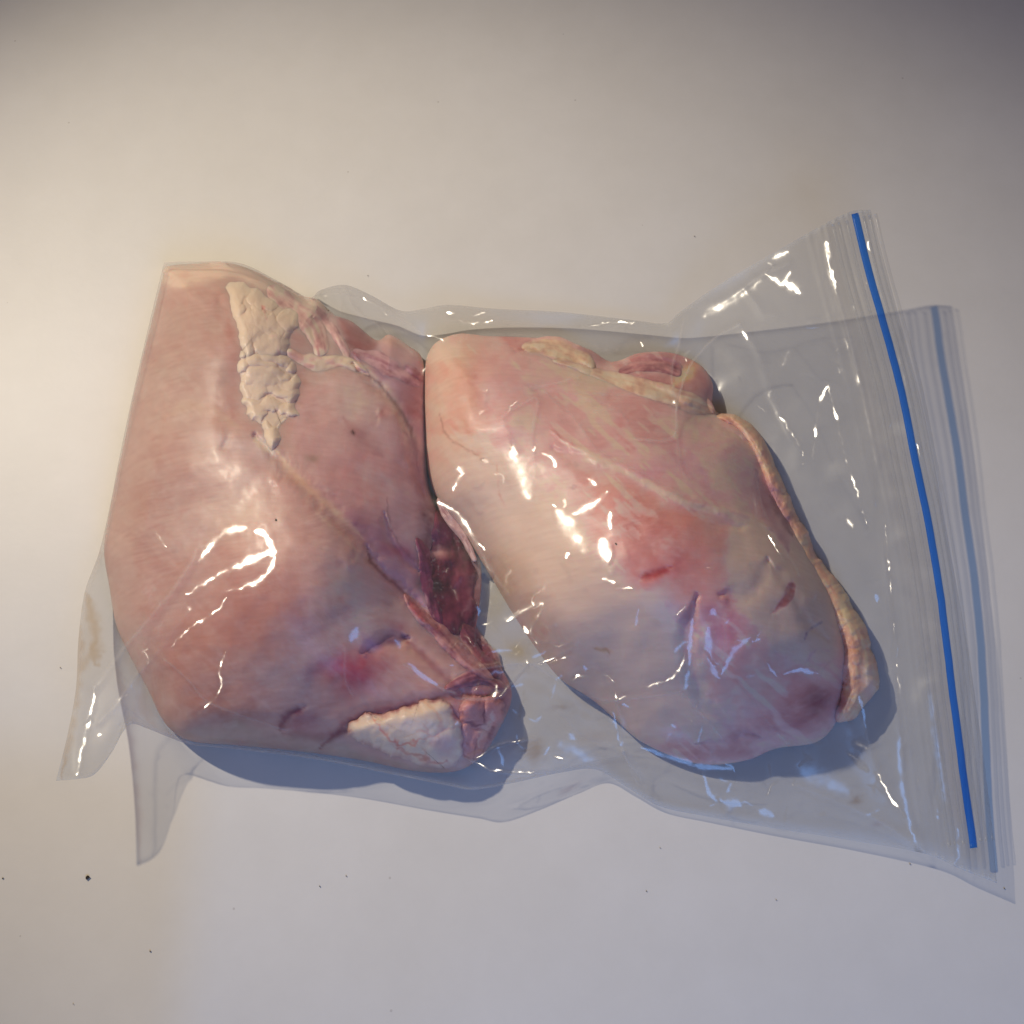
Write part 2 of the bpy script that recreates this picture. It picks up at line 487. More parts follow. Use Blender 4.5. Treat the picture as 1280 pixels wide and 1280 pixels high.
COL_A = [  # albedo patches: shape, colour as seen on a fully lit spot, strength
    (('b', (250, 450), (75, 130), 10), (160, 122, 108), .8),
    (('b', (255, 505), (60, 40), 20), (176, 138, 122), .5),
    (('b', (190, 640), (50, 90), 0), (164, 120, 106), .6),
    (('b', (330, 620), (60, 45), 40), (186, 144, 128), .7),
    (('b', (300, 650), (40, 30), 0), (196, 158, 128), .35),
    (('b', (400, 700), (60, 50), 40), (190, 142, 124), .7),
    (('b', (425, 740), (56, 44), 0), (214, 168, 144), .75),
    (('b', (330, 770), (100, 70), 0), (176, 112, 94), .75),
    (('b', (250, 830), (80, 70), 0), (176, 114, 94), .7),
    (('b', (300, 890), (90, 30), 5), (164, 104, 86), .65),
    (('p', [(365, 520), (400, 480), (445, 468), (490, 510), (515, 560), (525, 620), (520, 680), (480, 690), (430, 640), (380, 585)], 10), (192, 146, 134), .85),
    (('b', (460, 600), (40, 45), 40), (206, 138, 124), .7),
    (('b', (440, 500), (40, 22), 20), (190, 158, 142), .7),
    (('s', [(430, 520), (450, 545), (480, 570)], 9), (168, 110, 102), .6),
    (('p', [(430, 640), (470, 650), (520, 690), (545, 730), (540, 770), (500, 740), (460, 690)], 12), (166, 104, 114), .6),
    (('b', (500, 690), (26, 10), 20), (150, 50, 82), .8),
    (('b', (490, 715), (20, 16), 20), (172, 128, 130), .6),
    (('s', [(340, 560), (375, 600), (420, 640), (455, 675)], 4.5), (208, 166, 130), .55),
    (('s', [(318, 545), (345, 570)], 8), (204, 186, 176), .5),
    (('s', [(455, 675), (490, 720), (530, 760), (560, 790)], 9), (190, 130, 122), .6),
    (('b', (280, 520), (22, 26), 0), (170, 108, 92), .45),
    (('s', [(284, 400), (292, 460), (292, 520)], 9), (160, 100, 88), .5),
    # upper right membranes
    (('p', [(400, 385), (440, 402), (470, 428), (510, 435), (532, 455), (534, 560), (505, 520), (470, 475), (430, 450)], 8), (172, 128, 128), .85),
    (('p', [(425, 398), (470, 428), (460, 440), (445, 445), (430, 425)], 6), (140, 78, 72), .8),
    (('p', [(405, 372), (420, 398), (436, 440), (430, 460), (412, 430), (395, 395)], 5), (196, 160, 146), .7),
    (('s', [(435, 440), (470, 460), (520, 480)], 9), (150, 104, 118), .6),
    (('s', [(455, 478), (490, 482), (530, 500)], 6), (196, 160, 160), .5),
    (('s', [(470, 520), (500, 510), (530, 520)], 8), (168, 100, 96), .6),
    (('b', (515, 500), (16, 18), 0), (150, 82, 82), .6),
    (('s', [(432, 448), (470, 475), (505, 525), (516, 575)], 6), (190, 160, 140), .7),
    (('s', [(438, 452), (476, 482), (511, 532), (524, 590)], 2.6), (110, 72, 70), .7),
    (('s', [(508, 540), (518, 580), (526, 620), (535, 660)], 9), (138, 88, 96), .7),
    # maroon gap
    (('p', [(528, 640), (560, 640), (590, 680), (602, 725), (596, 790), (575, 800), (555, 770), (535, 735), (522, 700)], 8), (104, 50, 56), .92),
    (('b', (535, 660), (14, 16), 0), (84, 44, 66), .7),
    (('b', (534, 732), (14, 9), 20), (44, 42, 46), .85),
    (('b', (552, 690), (9, 5), 0), (190, 140, 122), .8),
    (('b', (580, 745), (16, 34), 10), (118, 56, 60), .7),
    (('b', (560, 650), (10, 22), 30), (170, 130, 130), .6),
    (('s', [(545, 600), (556, 640), (580, 668)], 4), (196, 160, 140), .6),
    (('p', [(525, 770), (560, 760), (590, 800), (600, 840), (560, 830), (530, 800)], 10), (160, 110, 104), .8),
    (('b', (540, 775), (14, 8), 40), (170, 70, 72), .5),
    # lower lobe
    (('p', [(400, 830), (450, 805), (510, 798), (560, 850), (560, 872), (480, 890), (420, 905), (390, 880)], 14), (190, 132, 112), .75),
    (('b', (448, 838), (36, 26), -25), (178, 36, 46), .9),
    (('b', (414, 832), (26, 11), -15), (156, 44, 78), .65),
    (('s', [(455, 818), (480, 801), (510, 797)], 6), (104, 44, 70), .85),
    (('b', (496, 782), (14, 10), 30), (150, 66, 84), .6),
    (('b', (450, 780), (16, 26), 10), (206, 170, 160), .35),
    (('b', (463, 806), (14, 10), 20), (180, 130, 150), .55),
    (('s', [(505, 797), (540, 830), (575, 866)], 4), (150, 74, 84), .6),
    (('s', [(350, 914), (358, 896), (380, 885)], 4.5), (112, 20, 40), .9),
    (('b', (375, 905), (22, 14), -20), (150, 60, 70), .5),
    (('s', [(352, 918), (400, 922), (440, 912)], 6), (128, 52, 56), .6),
    (('p', [(225, 915), (300, 905), (360, 918), (420, 928), (470, 945), (560, 966), (440, 952), (300, 936)], 8), (156, 132, 112), .55),
    (('s', [(400, 935), (440, 900), (500, 884), (560, 872), (620, 868)], 5), (128, 46, 52), .7),
    (('p', [(565, 865), (600, 815), (640, 865), (620, 910), (600, 950), (572, 930)], 9), (160, 92, 92), .85),
    (('b', (600, 905), (10, 26), 20), (196, 128, 116), .6),
    (('b', (625, 885), (12, 12), 0), (120, 40, 52), .7),
    (('b', (605, 850), (24, 7), 10), (120, 56, 66), .7),
    # rim fat at the top edge
    (('p', [(206, 332), (280, 326), (345, 352), (400, 376), (405, 392), (350, 372), (290, 345), (215, 362)], 6), (206, 172, 146), .8),
    (('b', (440, 540), (2.4, 2.4), 0), (40, 14, 16), .95),
    (('s', [(458, 688), (470, 710), (495, 732), (512, 750)], 2.4), (110, 46, 58), .7),
    (('s', [(484, 622), (486, 652), (500, 682), (522, 706)], 2.2), (128, 78, 80), .6),
    (('p', [(487, 622), (515, 612), (530, 650), (524, 700), (502, 680), (490, 652)], 5), (182, 140, 134), .45),
    (('s', [(395, 640), (450, 690)], 3), (206, 168, 140), .35),
    (('b', (300, 560), (46, 10), 20), (190, 156, 146), .5),
    (('s', [(205, 520), (245, 508), (300, 535)], 7), (176, 136, 112), .4),
    (('b', (393, 575), (9, 6), 0), (150, 118, 96), .6),
]

OUT_B = [(535, 442), (548, 426), (575, 417), (610, 420), (645, 421), (690, 424), (735, 436), (765, 452), (800, 441), (840, 441), (875, 456),
         (891, 480), (893, 512), (930, 530), (953, 560), (968, 610), (990, 650), (1012, 690), (1040, 740), (1057, 790), (1064, 830),
         (1058, 870), (1044, 905), (1020, 928), (970, 936), (935, 950), (890, 956), (850, 949), (800, 926), (770, 900), (738, 873),
         (700, 848), (670, 810), (640, 765), (610, 715), (575, 660), (550, 630), (535, 590), (530, 520), (531, 465)]
BULK_B = tps([(600, 470, .034), (560, 520, .034), (575, 600, .032), (640, 520, .040), (720, 640, .052), (640, 680, .037), (800, 660, .0595), (860, 650, .056),
              (900, 760, .054), (800, 760, .055), (700, 780, .042), (980, 840, .034), (870, 880, .031), (780, 860, .031), (800, 540, .042),
              (720, 450, .024), (840, 470, .018), (900, 560, .032), (950, 600, .026), (985, 700, .038), (1040, 800, .028), (930, 920, .019),
              (1020, 900, .014), (690, 840, .022)])
REL_B = [
    (('s', [(872, 745), (860, 800), (872, 860), (905, 900), (950, 918)], 11), -2.6),
    (('b', (935, 815), (52, 44), 0), 3.0),
    (('s', [(960, 700), (940, 740), (900, 745)], 12), -1.6),
    (('s', [(690, 540), (720, 560), (790, 590), (850, 622), (920, 640), (962, 662)], 6), 1.0),
    (('s', [(690, 560), (780, 605), (850, 640), (930, 660)], 14), -1.4),
    (('s', [(798, 723), (820, 718), (840, 709)], 4), -3.0),
    (('s', [(963, 766), (982, 748), (992, 726)], 4.5), -3.2),
    (('s', [(1003, 802), (1012, 788), (1030, 775)], 3.5), -2.0),
    (('b', (1015, 880), (24, 16), -20), -3.0),
    (('s', [(640, 436), (700, 442), (740, 462), (800, 478), (880, 520), (938, 556)], 7), -3.0),
    (('s', [(560, 430), (620, 440), (680, 452)], 6), 0.8),
    (('s', [(545, 480), (560, 560), (600, 640)], 16), 0.8),
    (('b', (740, 500), (50, 14), 20), 1.2),
    (('s', [(660, 480), (700, 500), (760, 505)], 6), -0.8),
    (('b', (1000, 800), (24, 18), 30), 1.6),
    (('s', [(960, 700), (990, 740), (1010, 775), (1035, 800)], 7), -1.4),
    (('s', [(870, 930), (930, 915), (1000, 900), (1040, 870)], 6), -1.6),
    (('b', (840, 460), (24, 10), 15), 2.4),
    (('b', (770, 452), (12, 8), 0), -2.0),
]
COL_B = [
    (('b', (790, 850), (80, 50), 25), (206, 172, 146), .8),
    (('p', [(532, 430), (600, 440), (640, 520), (640, 600), (720, 700), (800, 760), (860, 850), (800, 920), (720, 860), (640, 770), (560, 640), (528, 560)], 34), (198, 162, 138), .9),
    (('b', (588, 500), (36, 62), 0), (170, 124, 102), .85),
    (('b', (650, 700), (60, 50), 30), (206, 184, 164), .7),
    (('b', (740, 820), (60, 34), 20), (206, 178, 152), .6),
    (('p', [(600, 440), (700, 455), (800, 480), (900, 530), (960, 640), (880, 640), (790, 600), (700, 560), (620, 560)], 22), (178, 130, 124), .75),
    (('b', (680, 500), (40, 30), 20), (170, 116, 108), .6),
    (('b', (830, 540), (50, 30), 20), (172, 122, 116), .6),
    (('b', (690, 570), (34, 28), 0), (166, 112, 104), .5),
    (('b', (660, 540), (22, 34), 0), (190, 156, 136), .4),
    (('p', [(730, 600), (800, 600), (860, 640), (930, 660), (960, 700), (930, 760), (840, 740), (760, 690)], 24), (180, 118, 106), .85),
    (('b', (860, 650), (45, 32), 10), (182, 112, 100), .6),
    (('b', (840, 700), (50, 20), 10), (170, 100, 90), .5),
    (('b', (800, 650), (40, 30), 0), (164, 104, 94), .6),
    (('s', [(700, 550), (780, 590), (850, 625), (920, 645)], 4), (206, 172, 150), .5),
    (('b', (810, 590), (26, 14), 20), (170, 112, 120), .5),
    (('b', (880, 585), (46, 24), 35), (178, 142, 144), .6),
    (('p', [(920, 660), (975, 660), (1030, 740), (1050, 800), (1000, 820), (940, 770), (915, 720)], 14), (200, 170, 156), .75),
    (('b', (1020, 800), (22, 26), 20), (198, 164, 150), .6),
    (('b', (905, 780), (40, 34), 10), (164, 92, 98), .85),
    (('s', [(868, 750), (860, 800), (872, 860)], 8), (150, 92, 88), .5),
    (('b', (940, 850), (70, 45), 0), (186, 124, 108), .75),
    (('b', (1000, 890), (44, 26), -20), (156, 84, 78), .65),
    (('b', (1020, 875), (16, 14), 0), (104, 44, 52), .7),
    (('b', (960, 910), (60, 16), -10), (150, 96, 94), .6),
    (('b', (900, 940), (70, 12), 0), (150, 88, 82), .6),
    (('b', (800, 890), (50, 20), 20), (190, 166, 146), .6),
    (('s', [(800, 722), (820, 718), (838, 710)], 4.5), (120, 16, 22), .95),
    (('b', (818, 718), (34, 12), -20), (174, 78, 72), .6),
    (('p', [(962, 767), (974, 752), (988, 730), (997, 734), (986, 756), (974, 763)], 2.5), (128, 46, 52), .9),
    (('s', [(1003, 802), (1012, 788), (1030, 775)], 2.6), (110, 78, 84), .8),
    (('s', [(1006, 830), (1020, 812), (1040, 815)], 3), (150, 116, 112), .5),
    (('s', [(945, 590), (960, 630), (985, 690)], 10), (140, 92, 98), .7),
    (('s', [(962, 620), (990, 668)], 5), (104, 56, 66), .7),
    # thin dark vein lines on the pale face
    (('s', [(548, 515), (555, 540), (570, 555), (590, 565), (605, 574)], 1.5), (120, 90, 74), .5),
    (('b', (603, 574), (4, 2), 0), (70, 50, 40), .8),
    (('s', [(621, 572), (623, 590), (624, 615), (634, 636)], 1.5), (136, 86, 66), .5),
    (('s', [(740, 808), (755, 813), (762, 818)], 3), (150, 110, 80), .7),
    (('b', (760, 813), (9, 3), 20), (150, 104, 76), .5),
    (('b', (683, 720), (6, 14), 10), (176, 140, 116), .6),
    # top trimmings
    (('p', [(620, 419), (660, 419), (672, 432), (650, 436)], 5), (166, 96, 90), .7),
    (('p', [(725, 430), (760, 450), (745, 458), (720, 450)], 5), (150, 98, 98), .7),
    (('p', [(765, 452), (840, 440), (890, 480), (893, 515), (860, 500), (800, 475)], 6), (152, 96, 94), .85),
    (('s', [(676, 452), (720, 470), (780, 482), (850, 505)], 5), (196, 162, 150), .5),
    (('b', (840, 455), (24, 8), 15), (128, 78, 92), .6),
    (('b', (815, 465), (14, 7), 20), (196, 160, 150), .6),
    (('b', (875, 500), (14, 18), 0), (180, 140, 124), .7),
    (('b', (858, 466), (16, 8), -35), (212, 160, 108), .85),
    (('s', [(840, 484), (852, 470), (870, 462)], 4), (214, 166, 120), .7),
    (('s', [(785, 915), (740, 878), (700, 850)], 7), (120, 84, 76), .5),
]

def make_height(outline, bulk, relief, round_px, zrim, seed):
    O = spline(outline, 260, True)
    def H(P, raw=False):
        if not raw:
            out = np.zeros(len(P))
            k = ((P > O.min(0) - 2) & (P < O.max(0) + 2)).all(1)
            if k.any():
                out[k] = H(P[k], True)
            return out
        d = sdist(P, O)
        b = np.clip(bulk(P), 0.006, 0.07)
        q = np.clip(d / round_px, 0, 1)
        e = np.sqrt(np.clip(1 - (1 - q) ** 2, 0, 1))
        jit = np.stack([fbm(P, 16, 3, seed + 3), fbm(P, 16, 3, seed + 4)], 1) * 5
        for f, dz in relief:
            b = b + mask(P, f, jit) * dz * ((0.12e-3 if dz < 0 else 0.3e-3) if f[0] == 's' and f[2] < 6 else 0.62e-3)
        b = b + (fbm(P, 90, 3, seed) * 1.6 + fbm(P, 26, 3, seed + 1) * 0.28) * 1e-3
        z = zrim + np.maximum(b - zrim, 0.0005) * e
        return np.where(d > -0.5, z, 0.0)
    return H

H_A = make_height(OUT_A, BULK_A, REL_A, 48, 0.004, 1)
H_B = make_height(OUT_B, BULK_B, REL_B, 58, 0.004, 21)

def make_colour(base, patches, ill, seed, gain=1.0, fascia=1.0):
    def C(P):
        c = np.tile(lin(base), (len(P), 1))
        jit = np.stack([fbm(P, 22, 4, seed), fbm(P, 22, 4, seed + 5)], 1) * 6
        jit2 = np.stack([fbm(P, 7, 3, seed + 8), fbm(P, 7, 3, seed + 9)], 1) * 3
        for f, rgb, a in patches:
            small = (f[0] == 's' and f[2] < 6) or (f[0] == 'b' and min(f[2]) < 6)
            m = mask(P, f, jit2 if small else jit)
            if not small:
                m = np.clip(m * (1 + 0.5 * fbm(P, 14, 4, seed + 2)), 0, 1)
            m = m * a
            c = c * (1 - m[:, None]) + lin(rgb) * m[:, None]
        # blotchy colour of raw muscle: paler veils, redder fibres, streaks
        n1 = fbm(P, 46, 5, seed + 11); n2 = fbm(P, 12, 4, seed + 12)
        n3 = fbm(P, 2.4, 3, seed + 13, stretch=(12, 1), ang=-0.28)
        n3 = n3 * sstep(-0.15, 0.35, fbm(P, 70, 2, seed + 14))
        v1 = fbm(P, 75, 5, seed + 15, stretch=(1.8, 1), ang=0.75); v2 = fbm(P, 34, 5, seed + 16, stretch=(2.2, 1), ang=-0.5)
        veil = 0.20 * sstep(0.10, 0.17, v1) + 0.14 * sstep(0.16, 0.21, v2)
        veil = fascia * veil * (0.6 + 0.8 * np.clip(fbm(P, 6, 3, seed + 17), -.5, .5))
        c = c + (A_(lin((206, 178, 164))) - c) * np.clip(veil, 0, 1)[:, None] * 0.9
        ruddy = fascia * (0.20 * sstep(0.14, 0.24, -v1) + 0.12 * sstep(0.2, 0.26, -v2))
        c = c * (1 - ruddy[:, None] * A_([0.25, 0.75, 0.72]))
        fine = sstep(0.30, 0.42, fbm(P, 13, 3, seed + 18, stretch=(5, 1), ang=0.75)) * 0.20 * fascia ** 2
        c = c + (A_(lin((214, 186, 170))) - c) * fine[:, None]
        c = c * (1 + A_([0.06, 0.12, 0.12]) * n1[:, None] + A_([0.04, 0.09, 0.09]) * n2[:, None] + A_([0.08, 0.15, 0.14]) * n3[:, None])
        return np.minimum(np.clip(c / ill * gain, 0.01, 0.9), A_((0.84, 0.62, 0.52)))
    return C

C_A = make_colour((180, 136, 121), COL_A, ILL_A, 40, 1.14, 0.55)
C_B = make_colour((180, 140, 128), COL_B, ILL_B, 60, 1.27)

breast_a = empty('chicken_breast', place(A_([[350, 700]]), np.zeros(1))[0])
tag(breast_a, 'raw pink chicken breast with a crinkled fat flap and a torn maroon edge', 'chicken breast', 'chicken breasts in the bag')
volume('muscle', OUT_A, (345, 650), H_A, C_A, MEAT, breast_a)
breast_b = empty('chicken_breast', place(A_([[790, 720]]), np.zeros(1))[0])
tag(breast_b, 'raw pale chicken breast with a short red cut, beside the zip end', 'chicken breast', 'chicken breasts in the bag')
volume('muscle', OUT_B, (770, 680), H_B, C_B, MEAT, breast_b)

# ---- fat: crinkled pieces that sit on the muscle
def fat_piece(name, outline, centre, base, lift, parent, ill, base_rgb, crease_rgb, cell_n, seed, aspect=(1, 1), rnd=14, fold=1.6, extra=(), n=260, m=70, sink=0.004, skin=None, flat=False, rag=2.5, crust=1.0):
    O = spline(outline, 160, True)
    O = O + np.stack([fbm(O, 9, 3, seed + 20), fbm(O, 9, 3, seed + 21)], 1) * 2 * rag
    outline = O
    lo, hi = O.min(0), O.max(0)
    bx = (lo[0] - 20, lo[1] - 20, hi[0] + 20, hi[1] + 20)
    def wob(P):
        return P + np.stack([fbm(P, 20, 3, seed), fbm(P, 20, 3, seed + 1)], 1) * 11
    area = (hi[0] - lo[0] + 40) * (hi[1] - lo[1] + 40) / cell_n / aspect[0] / aspect[1]
    rad = 0.78 * math.sqrt(area)
    def cell(P):
        f1, f2 = cells(wob(P), cell_n, bx, seed, aspect)
        return np.sqrt(np.clip(1 - (f1 / rad) ** 2, 0, 1)), f1
    def h(P):
        d = sdist(P, O)
        q = np.clip((d + 1) / rnd, 0, 1)
        e = sstep(0, 1, q) if flat else np.sqrt(np.clip(1 - (1 - q) ** 2, 0, 1))
        k, f1 = cell(P)
        b = base(P) - 0.001
        return np.maximum(b, 0.003) + e * (lift + (k * fold - fold * 0.5 + fbm(P, 30, 3, seed + 2) * 1.6 * crust + fbm(P, 11, 3, seed + 4) * 0.4 * crust) * 1e-3)
    def c(P):
        f1, f2 = cells(wob(P), cell_n, bx, seed, aspect)
        k = sstep(0, 6, f2 - f1) * 0.75 + 0.25
        x = lin(crease_rgb) * (1 - k[:, None]) + lin(base_rgb) * k[:, None]
        jit = np.stack([fbm(P, 10, 3, seed + 5), fbm(P, 10, 3, seed + 6)], 1) * 7
        for f, rgb, a in extra:
            mm = mask(P, f, jit) * a
            x = x * (1 - mm[:, None]) + lin(rgb) * mm[:, None]
        n1 = fbm(P, 18, 4, seed + 7)
        x = x * (1 + A_([0.12, 0.2, 0.26]) * n1[:, None])
        x = np.minimum(np.clip(x / ill * 1.12, 0.01, 0.9), A_((0.93, 0.70, 0.56)))
        if skin is not None:
            kk = sstep(-1, 7, sdist(P, O) + fbm(P, 8, 3, seed + 9) * 5)[:, None]
            x = x * kk + skin(P) * (1 - kk)
        return x
    volume(name, outline, centre, h, c, FAT, parent, n, m, under=lambda P: np.maximum(base(P) - sink, 0.0015))
    def cover(P):
        out = np.zeros(len(P))
        m = inside(P, O)
        if m.any():
            out[m] = h(P[m])
        return out
    return cover

def fat_strip(name, line, base, lift, parent, ill, base_rgb, dark_rgb, seed, extra=(), n=220, m=22, skin=None, drop=0.004, rag=0.35, inner=None, lump=0.0):
    """a ragged strand or rind that follows a line of (x, y, half width)"""
    L3 = spline(line, n)
    c, hw = L3[:, :2], L3[:, 2]
    tan = np.gradient(c, axis=0); tan /= np.linalg.norm(tan, axis=1)[:, None]
    nor = np.stack([-tan[:, 1], tan[:, 0]], 1)
    u = np.linspace(-1, 1, m)
    end = np.sqrt(np.clip(1 - np.abs(np.linspace(-1, 1, n)) ** 14, 0, 1))[:, None]
    wob = 1 + rag * np.stack([fbm(c + 99, 34, 4, seed + 1), fbm(c + 999, 34, 4, seed + 2)], 1)
    wide = hw[:, None] * np.where(u[None] < 0, wob[:, :1], wob[:, 1:]) * (0.15 + 0.85 * end)
    P = c[:, None] + nor[:, None] * (u[None] * wide)[..., None]
    Pf = P.reshape(-1, 2)
    prof = (np.sqrt(np.clip(1 - u ** 2, 0, 1)) if skin is None else 1 - u ** 2)[None] * (0.3 + 0.7 * end)
    arc = np.r_[0, np.cumsum(np.linalg.norm(np.diff(c, axis=0), axis=1))]
    Q2 = np.stack([np.repeat(arc, m), (u[None] * wide).ravel()], 1)
    bump = (fbm(Pf, 22, 3, seed + 3) * 0.9 + fbm(Q2, 4, 3, seed + 4, stretch=(5, 1)) * 0.5).reshape(n, m) * 1e-3
    if lump:
        f1, f2 = cells(Pf, int(len(c) * 0.5), (c[:, 0].min() - 25, c[:, 1].min() - 25, c[:, 0].max() + 25, c[:, 1].max() + 25), seed)
        bump = bump + (np.sqrt(np.clip(1 - (f1 / 11) ** 2, 0, 1)).reshape(n, m) - .5) * lump * 1e-3 + (fbm(Pf, 9, 3, seed + 11) * lump * 1e-3).reshape(n, m)
    zb = np.maximum(base(Pf).reshape(n, m), 0.002)
    z = zb - 0.001 + prof * (lift + bump)
    k = np.clip(0.5 + 0.9 * fbm(Pf, 13, 4, seed + 5) + 0.7 * fbm(Q2, 3, 3, seed + 8, stretch=(7, 1)), 0, 1)[:, None]
    x = lin(base_rgb) * k + lin(dark_rgb) * (1 - k)
    jit = np.stack([fbm(Pf, 10, 3, seed + 6), fbm(Pf, 10, 3, seed + 7)], 1) * 6
    for f, rgb, a in extra:
        mm = mask(Pf, f, jit)[:, None] * a
        x = x * (1 - mm) + lin(rgb) * mm
    x = np.minimum(np.clip(x / ill * 1.12, 0.01, 0.9), A_((0.93, 0.70, 0.56)))
    if skin is not None:
        kk = sstep(1.0, 0.45, (np.abs(u)[None] * np.ones((n, 1))).ravel() + 0.5 * fbm(Q2, 5, 3, seed + 9, stretch=(3, 1)))[:, None]
        x = x * kk + skin(Pf) * (1 - kk)
    if inner is not None:
        kk = sstep(0.75, 0.2, (u[None] * np.ones((n, 1))).ravel() + 0.6 * fbm(Pf, 12, 3, seed + 12))[:, None]
        x = x * kk + inner(Pf) * (1 - kk)
    top = place(Pf, z.ravel()).reshape(n, m, 3)
    bot = place(Pf, np.maximum(zb - drop, 0.0012).ravel()).reshape(n, m, 3)[:, ::-1]
    V = np.concatenate([top, bot], 1)
    C = np.concatenate([x.reshape(n, m, 3), x.reshape(n, m, 3)[:, ::-1]], 1)
    M = 2 * m
    f = quads(n, M, False)
    ii = np.arange(n - 1) * M
    f = np.vstack([f, np.stack([ii + M - 1, ii + 2 * M - 1, ii + M, ii], 1)])
    mesh_obj(name, V.reshape(-1, 3), f, FAT, parent, C.reshape(-1, 3))
    hmax = hw.max() * 1.4
    def cover(Q):
        out = np.zeros(len(Q))
        k = ((Q > c.min(0) - hmax) & (Q < c.max(0) + hmax)).all(1)
        if k.any():
            d, _, par, _ = seg_near(Q[k], c[::4])
            w = np.interp(par * (len(c[::4]) - 1) * 4, np.arange(n), hw)
            q = np.clip(1 - (d / w) ** 2, 0, 1)
            out[k] = np.where(q > 0, np.maximum(base(Q[k]), 0.002) + np.sqrt(q) * lift, 0)
        return out
    return cover

covers = []
FLAP_HI = [(277, 350), (300, 347), (325, 355), (350, 372), (372, 378), (385, 392), (380, 410), (368, 425), (364, 446), (345, 462), (318, 466), (296, 458), (294, 430), (287, 405), (280, 380)]
FLAP_LO = [(294, 438), (318, 432), (345, 430), (364, 440), (379, 464), (381, 490), (376, 508), (384, 518), (370, 530), (356, 536), (358, 552), (350, 564), (335, 567), (325, 549), (319, 532), (306, 522), (298, 505), (293, 482)]
flap_extra = [(('b', (305, 425), (9, 20), 0), (220, 146, 96), .6), (('b', (348, 430), (14, 44), 0), (200, 154, 138), .7),
              (('s', [(322, 372), (335, 400), (345, 440), (340, 470)], 3), (156, 106, 96), .6), (('b', (330, 385), (8, 6), 30), (146, 86, 72), .6),
              (('b', (312, 452), (8, 14), 0), (216, 148, 112), .5), (('b', (340, 360), (20, 8), 20), (220, 164, 134), .5)]
covers.append(fat_piece('fat_flap', FLAP_HI, (328, 408), H_A, .0021, breast_a, ILL_A * .60, (230, 184, 156), (204, 142, 116), 70, 3, aspect=(1.0, 1.4), rnd=18, fold=1.1, skin=C_A, flat=True, crust=.6, extra=flap_extra, n=360, m=90))
covers.append(fat_piece('fat_flap', FLAP_LO, (338, 498), H_A, .0023, breast_a, ILL_A * .58, (234, 184, 158), (210, 148, 124), 80, 33, aspect=(1.6, 0.75), rnd=16, fold=1.15, skin=C_A, flat=True, crust=.5, extra=flap_extra, n=360, m=90))
covers.append(fat_strip('membrane', [(335, 358, 10), (360, 380, 16), (385, 402, 19), (398, 428, 20), (402, 446, 15)], H_A, .0020, breast_a, ILL_A * .86, (208, 164, 146), (164, 112, 104), 12, skin=C_A,
                        extra=[(('s', [(345, 405), (358, 412), (372, 425)], 4), (120, 72, 64), .75)]))
covers.append(fat_strip('membrane', [(358, 438, 9), (380, 450, 16), (402, 453, 15), (425, 450, 12), (448, 458, 9), (462, 470, 5)], H_A, .0016, breast_a, ILL_A * .84, (210, 170, 150), (176, 128, 114), 13, skin=C_A))
covers.append(fat_strip('membrane', [(394, 382, 9), (412, 404, 12), (426, 428, 11), (436, 448, 7)], H_A, .0014, breast_a, ILL_A * .9, (200, 152, 140), (150, 100, 98), 14, skin=C_A))
covers.append(fat_strip('membrane', [(440, 438, 9), (470, 448, 15), (500, 464, 18), (528, 480, 12)], H_A, .0014, breast_a, ILL_A * .95, (186, 138, 136), (140, 84, 88), 15, skin=C_A))
covers.append(fat_strip('torn_tissue', [(546, 634, 8), (554, 660, 19), (560, 690, 27), (564, 725, 34), (568, 760, 30), (570, 795, 17)], lambda P: np.maximum(H_A(P) - .002, .005), .0050, breast_a, ILL_A, (116, 50, 62), (78, 30, 42), 23, rag=.5,
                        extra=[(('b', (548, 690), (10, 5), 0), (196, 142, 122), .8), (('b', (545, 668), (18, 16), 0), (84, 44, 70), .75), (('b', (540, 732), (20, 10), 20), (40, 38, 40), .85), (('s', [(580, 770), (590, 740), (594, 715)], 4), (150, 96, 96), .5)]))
covers.append(fat_strip('torn_tissue', [(520, 672, 6), (530, 700, 12), (536, 728, 14), (546, 760, 12), (552, 785, 7)], H_A, .0022, breast_a, ILL_A, (128, 62, 80), (84, 38, 54), 43, rag=.7, skin=C_A))
covers.append(fat_strip('torn_tissue', [(574, 778, 8), (590, 800, 13), (606, 822, 13), (622, 850, 9)], H_A, .0028, breast_a, ILL_A, (132, 66, 72), (88, 36, 46), 44, rag=.7, skin=C_A))
covers.append(fat_strip('membrane', [(548, 622, 4), (562, 648, 7), (580, 672, 6), (594, 702, 4)], lambda P: np.maximum(H_A(P), .010), .0018, breast_a, ILL_A, (190, 150, 138), (150, 104, 100), 45, rag=.6))
covers.append(fat_strip('torn_tissue', [(505, 742, 5), (522, 764, 10), (545, 786, 13), (566, 808, 14), (590, 830, 12), (618, 850, 9)], H_A, .0040, breast_a, ILL_A, (178, 122, 112), (128, 66, 70), 24, rag=.5, skin=C_A,
                        extra=[(('s', [(510, 750), (530, 775)], 5), (178, 80, 80), .6), (('b', (585, 815), (12, 12), 0), (150, 92, 100), .6)]))
covers.append(fat_strip('torn_tissue', [(556, 862, 6), (580, 852, 10), (606, 846, 11), (632, 862, 8)], H_A, .0030, breast_a, ILL_A, (150, 92, 98), (106, 46, 56), 25, rag=.5, skin=C_A))
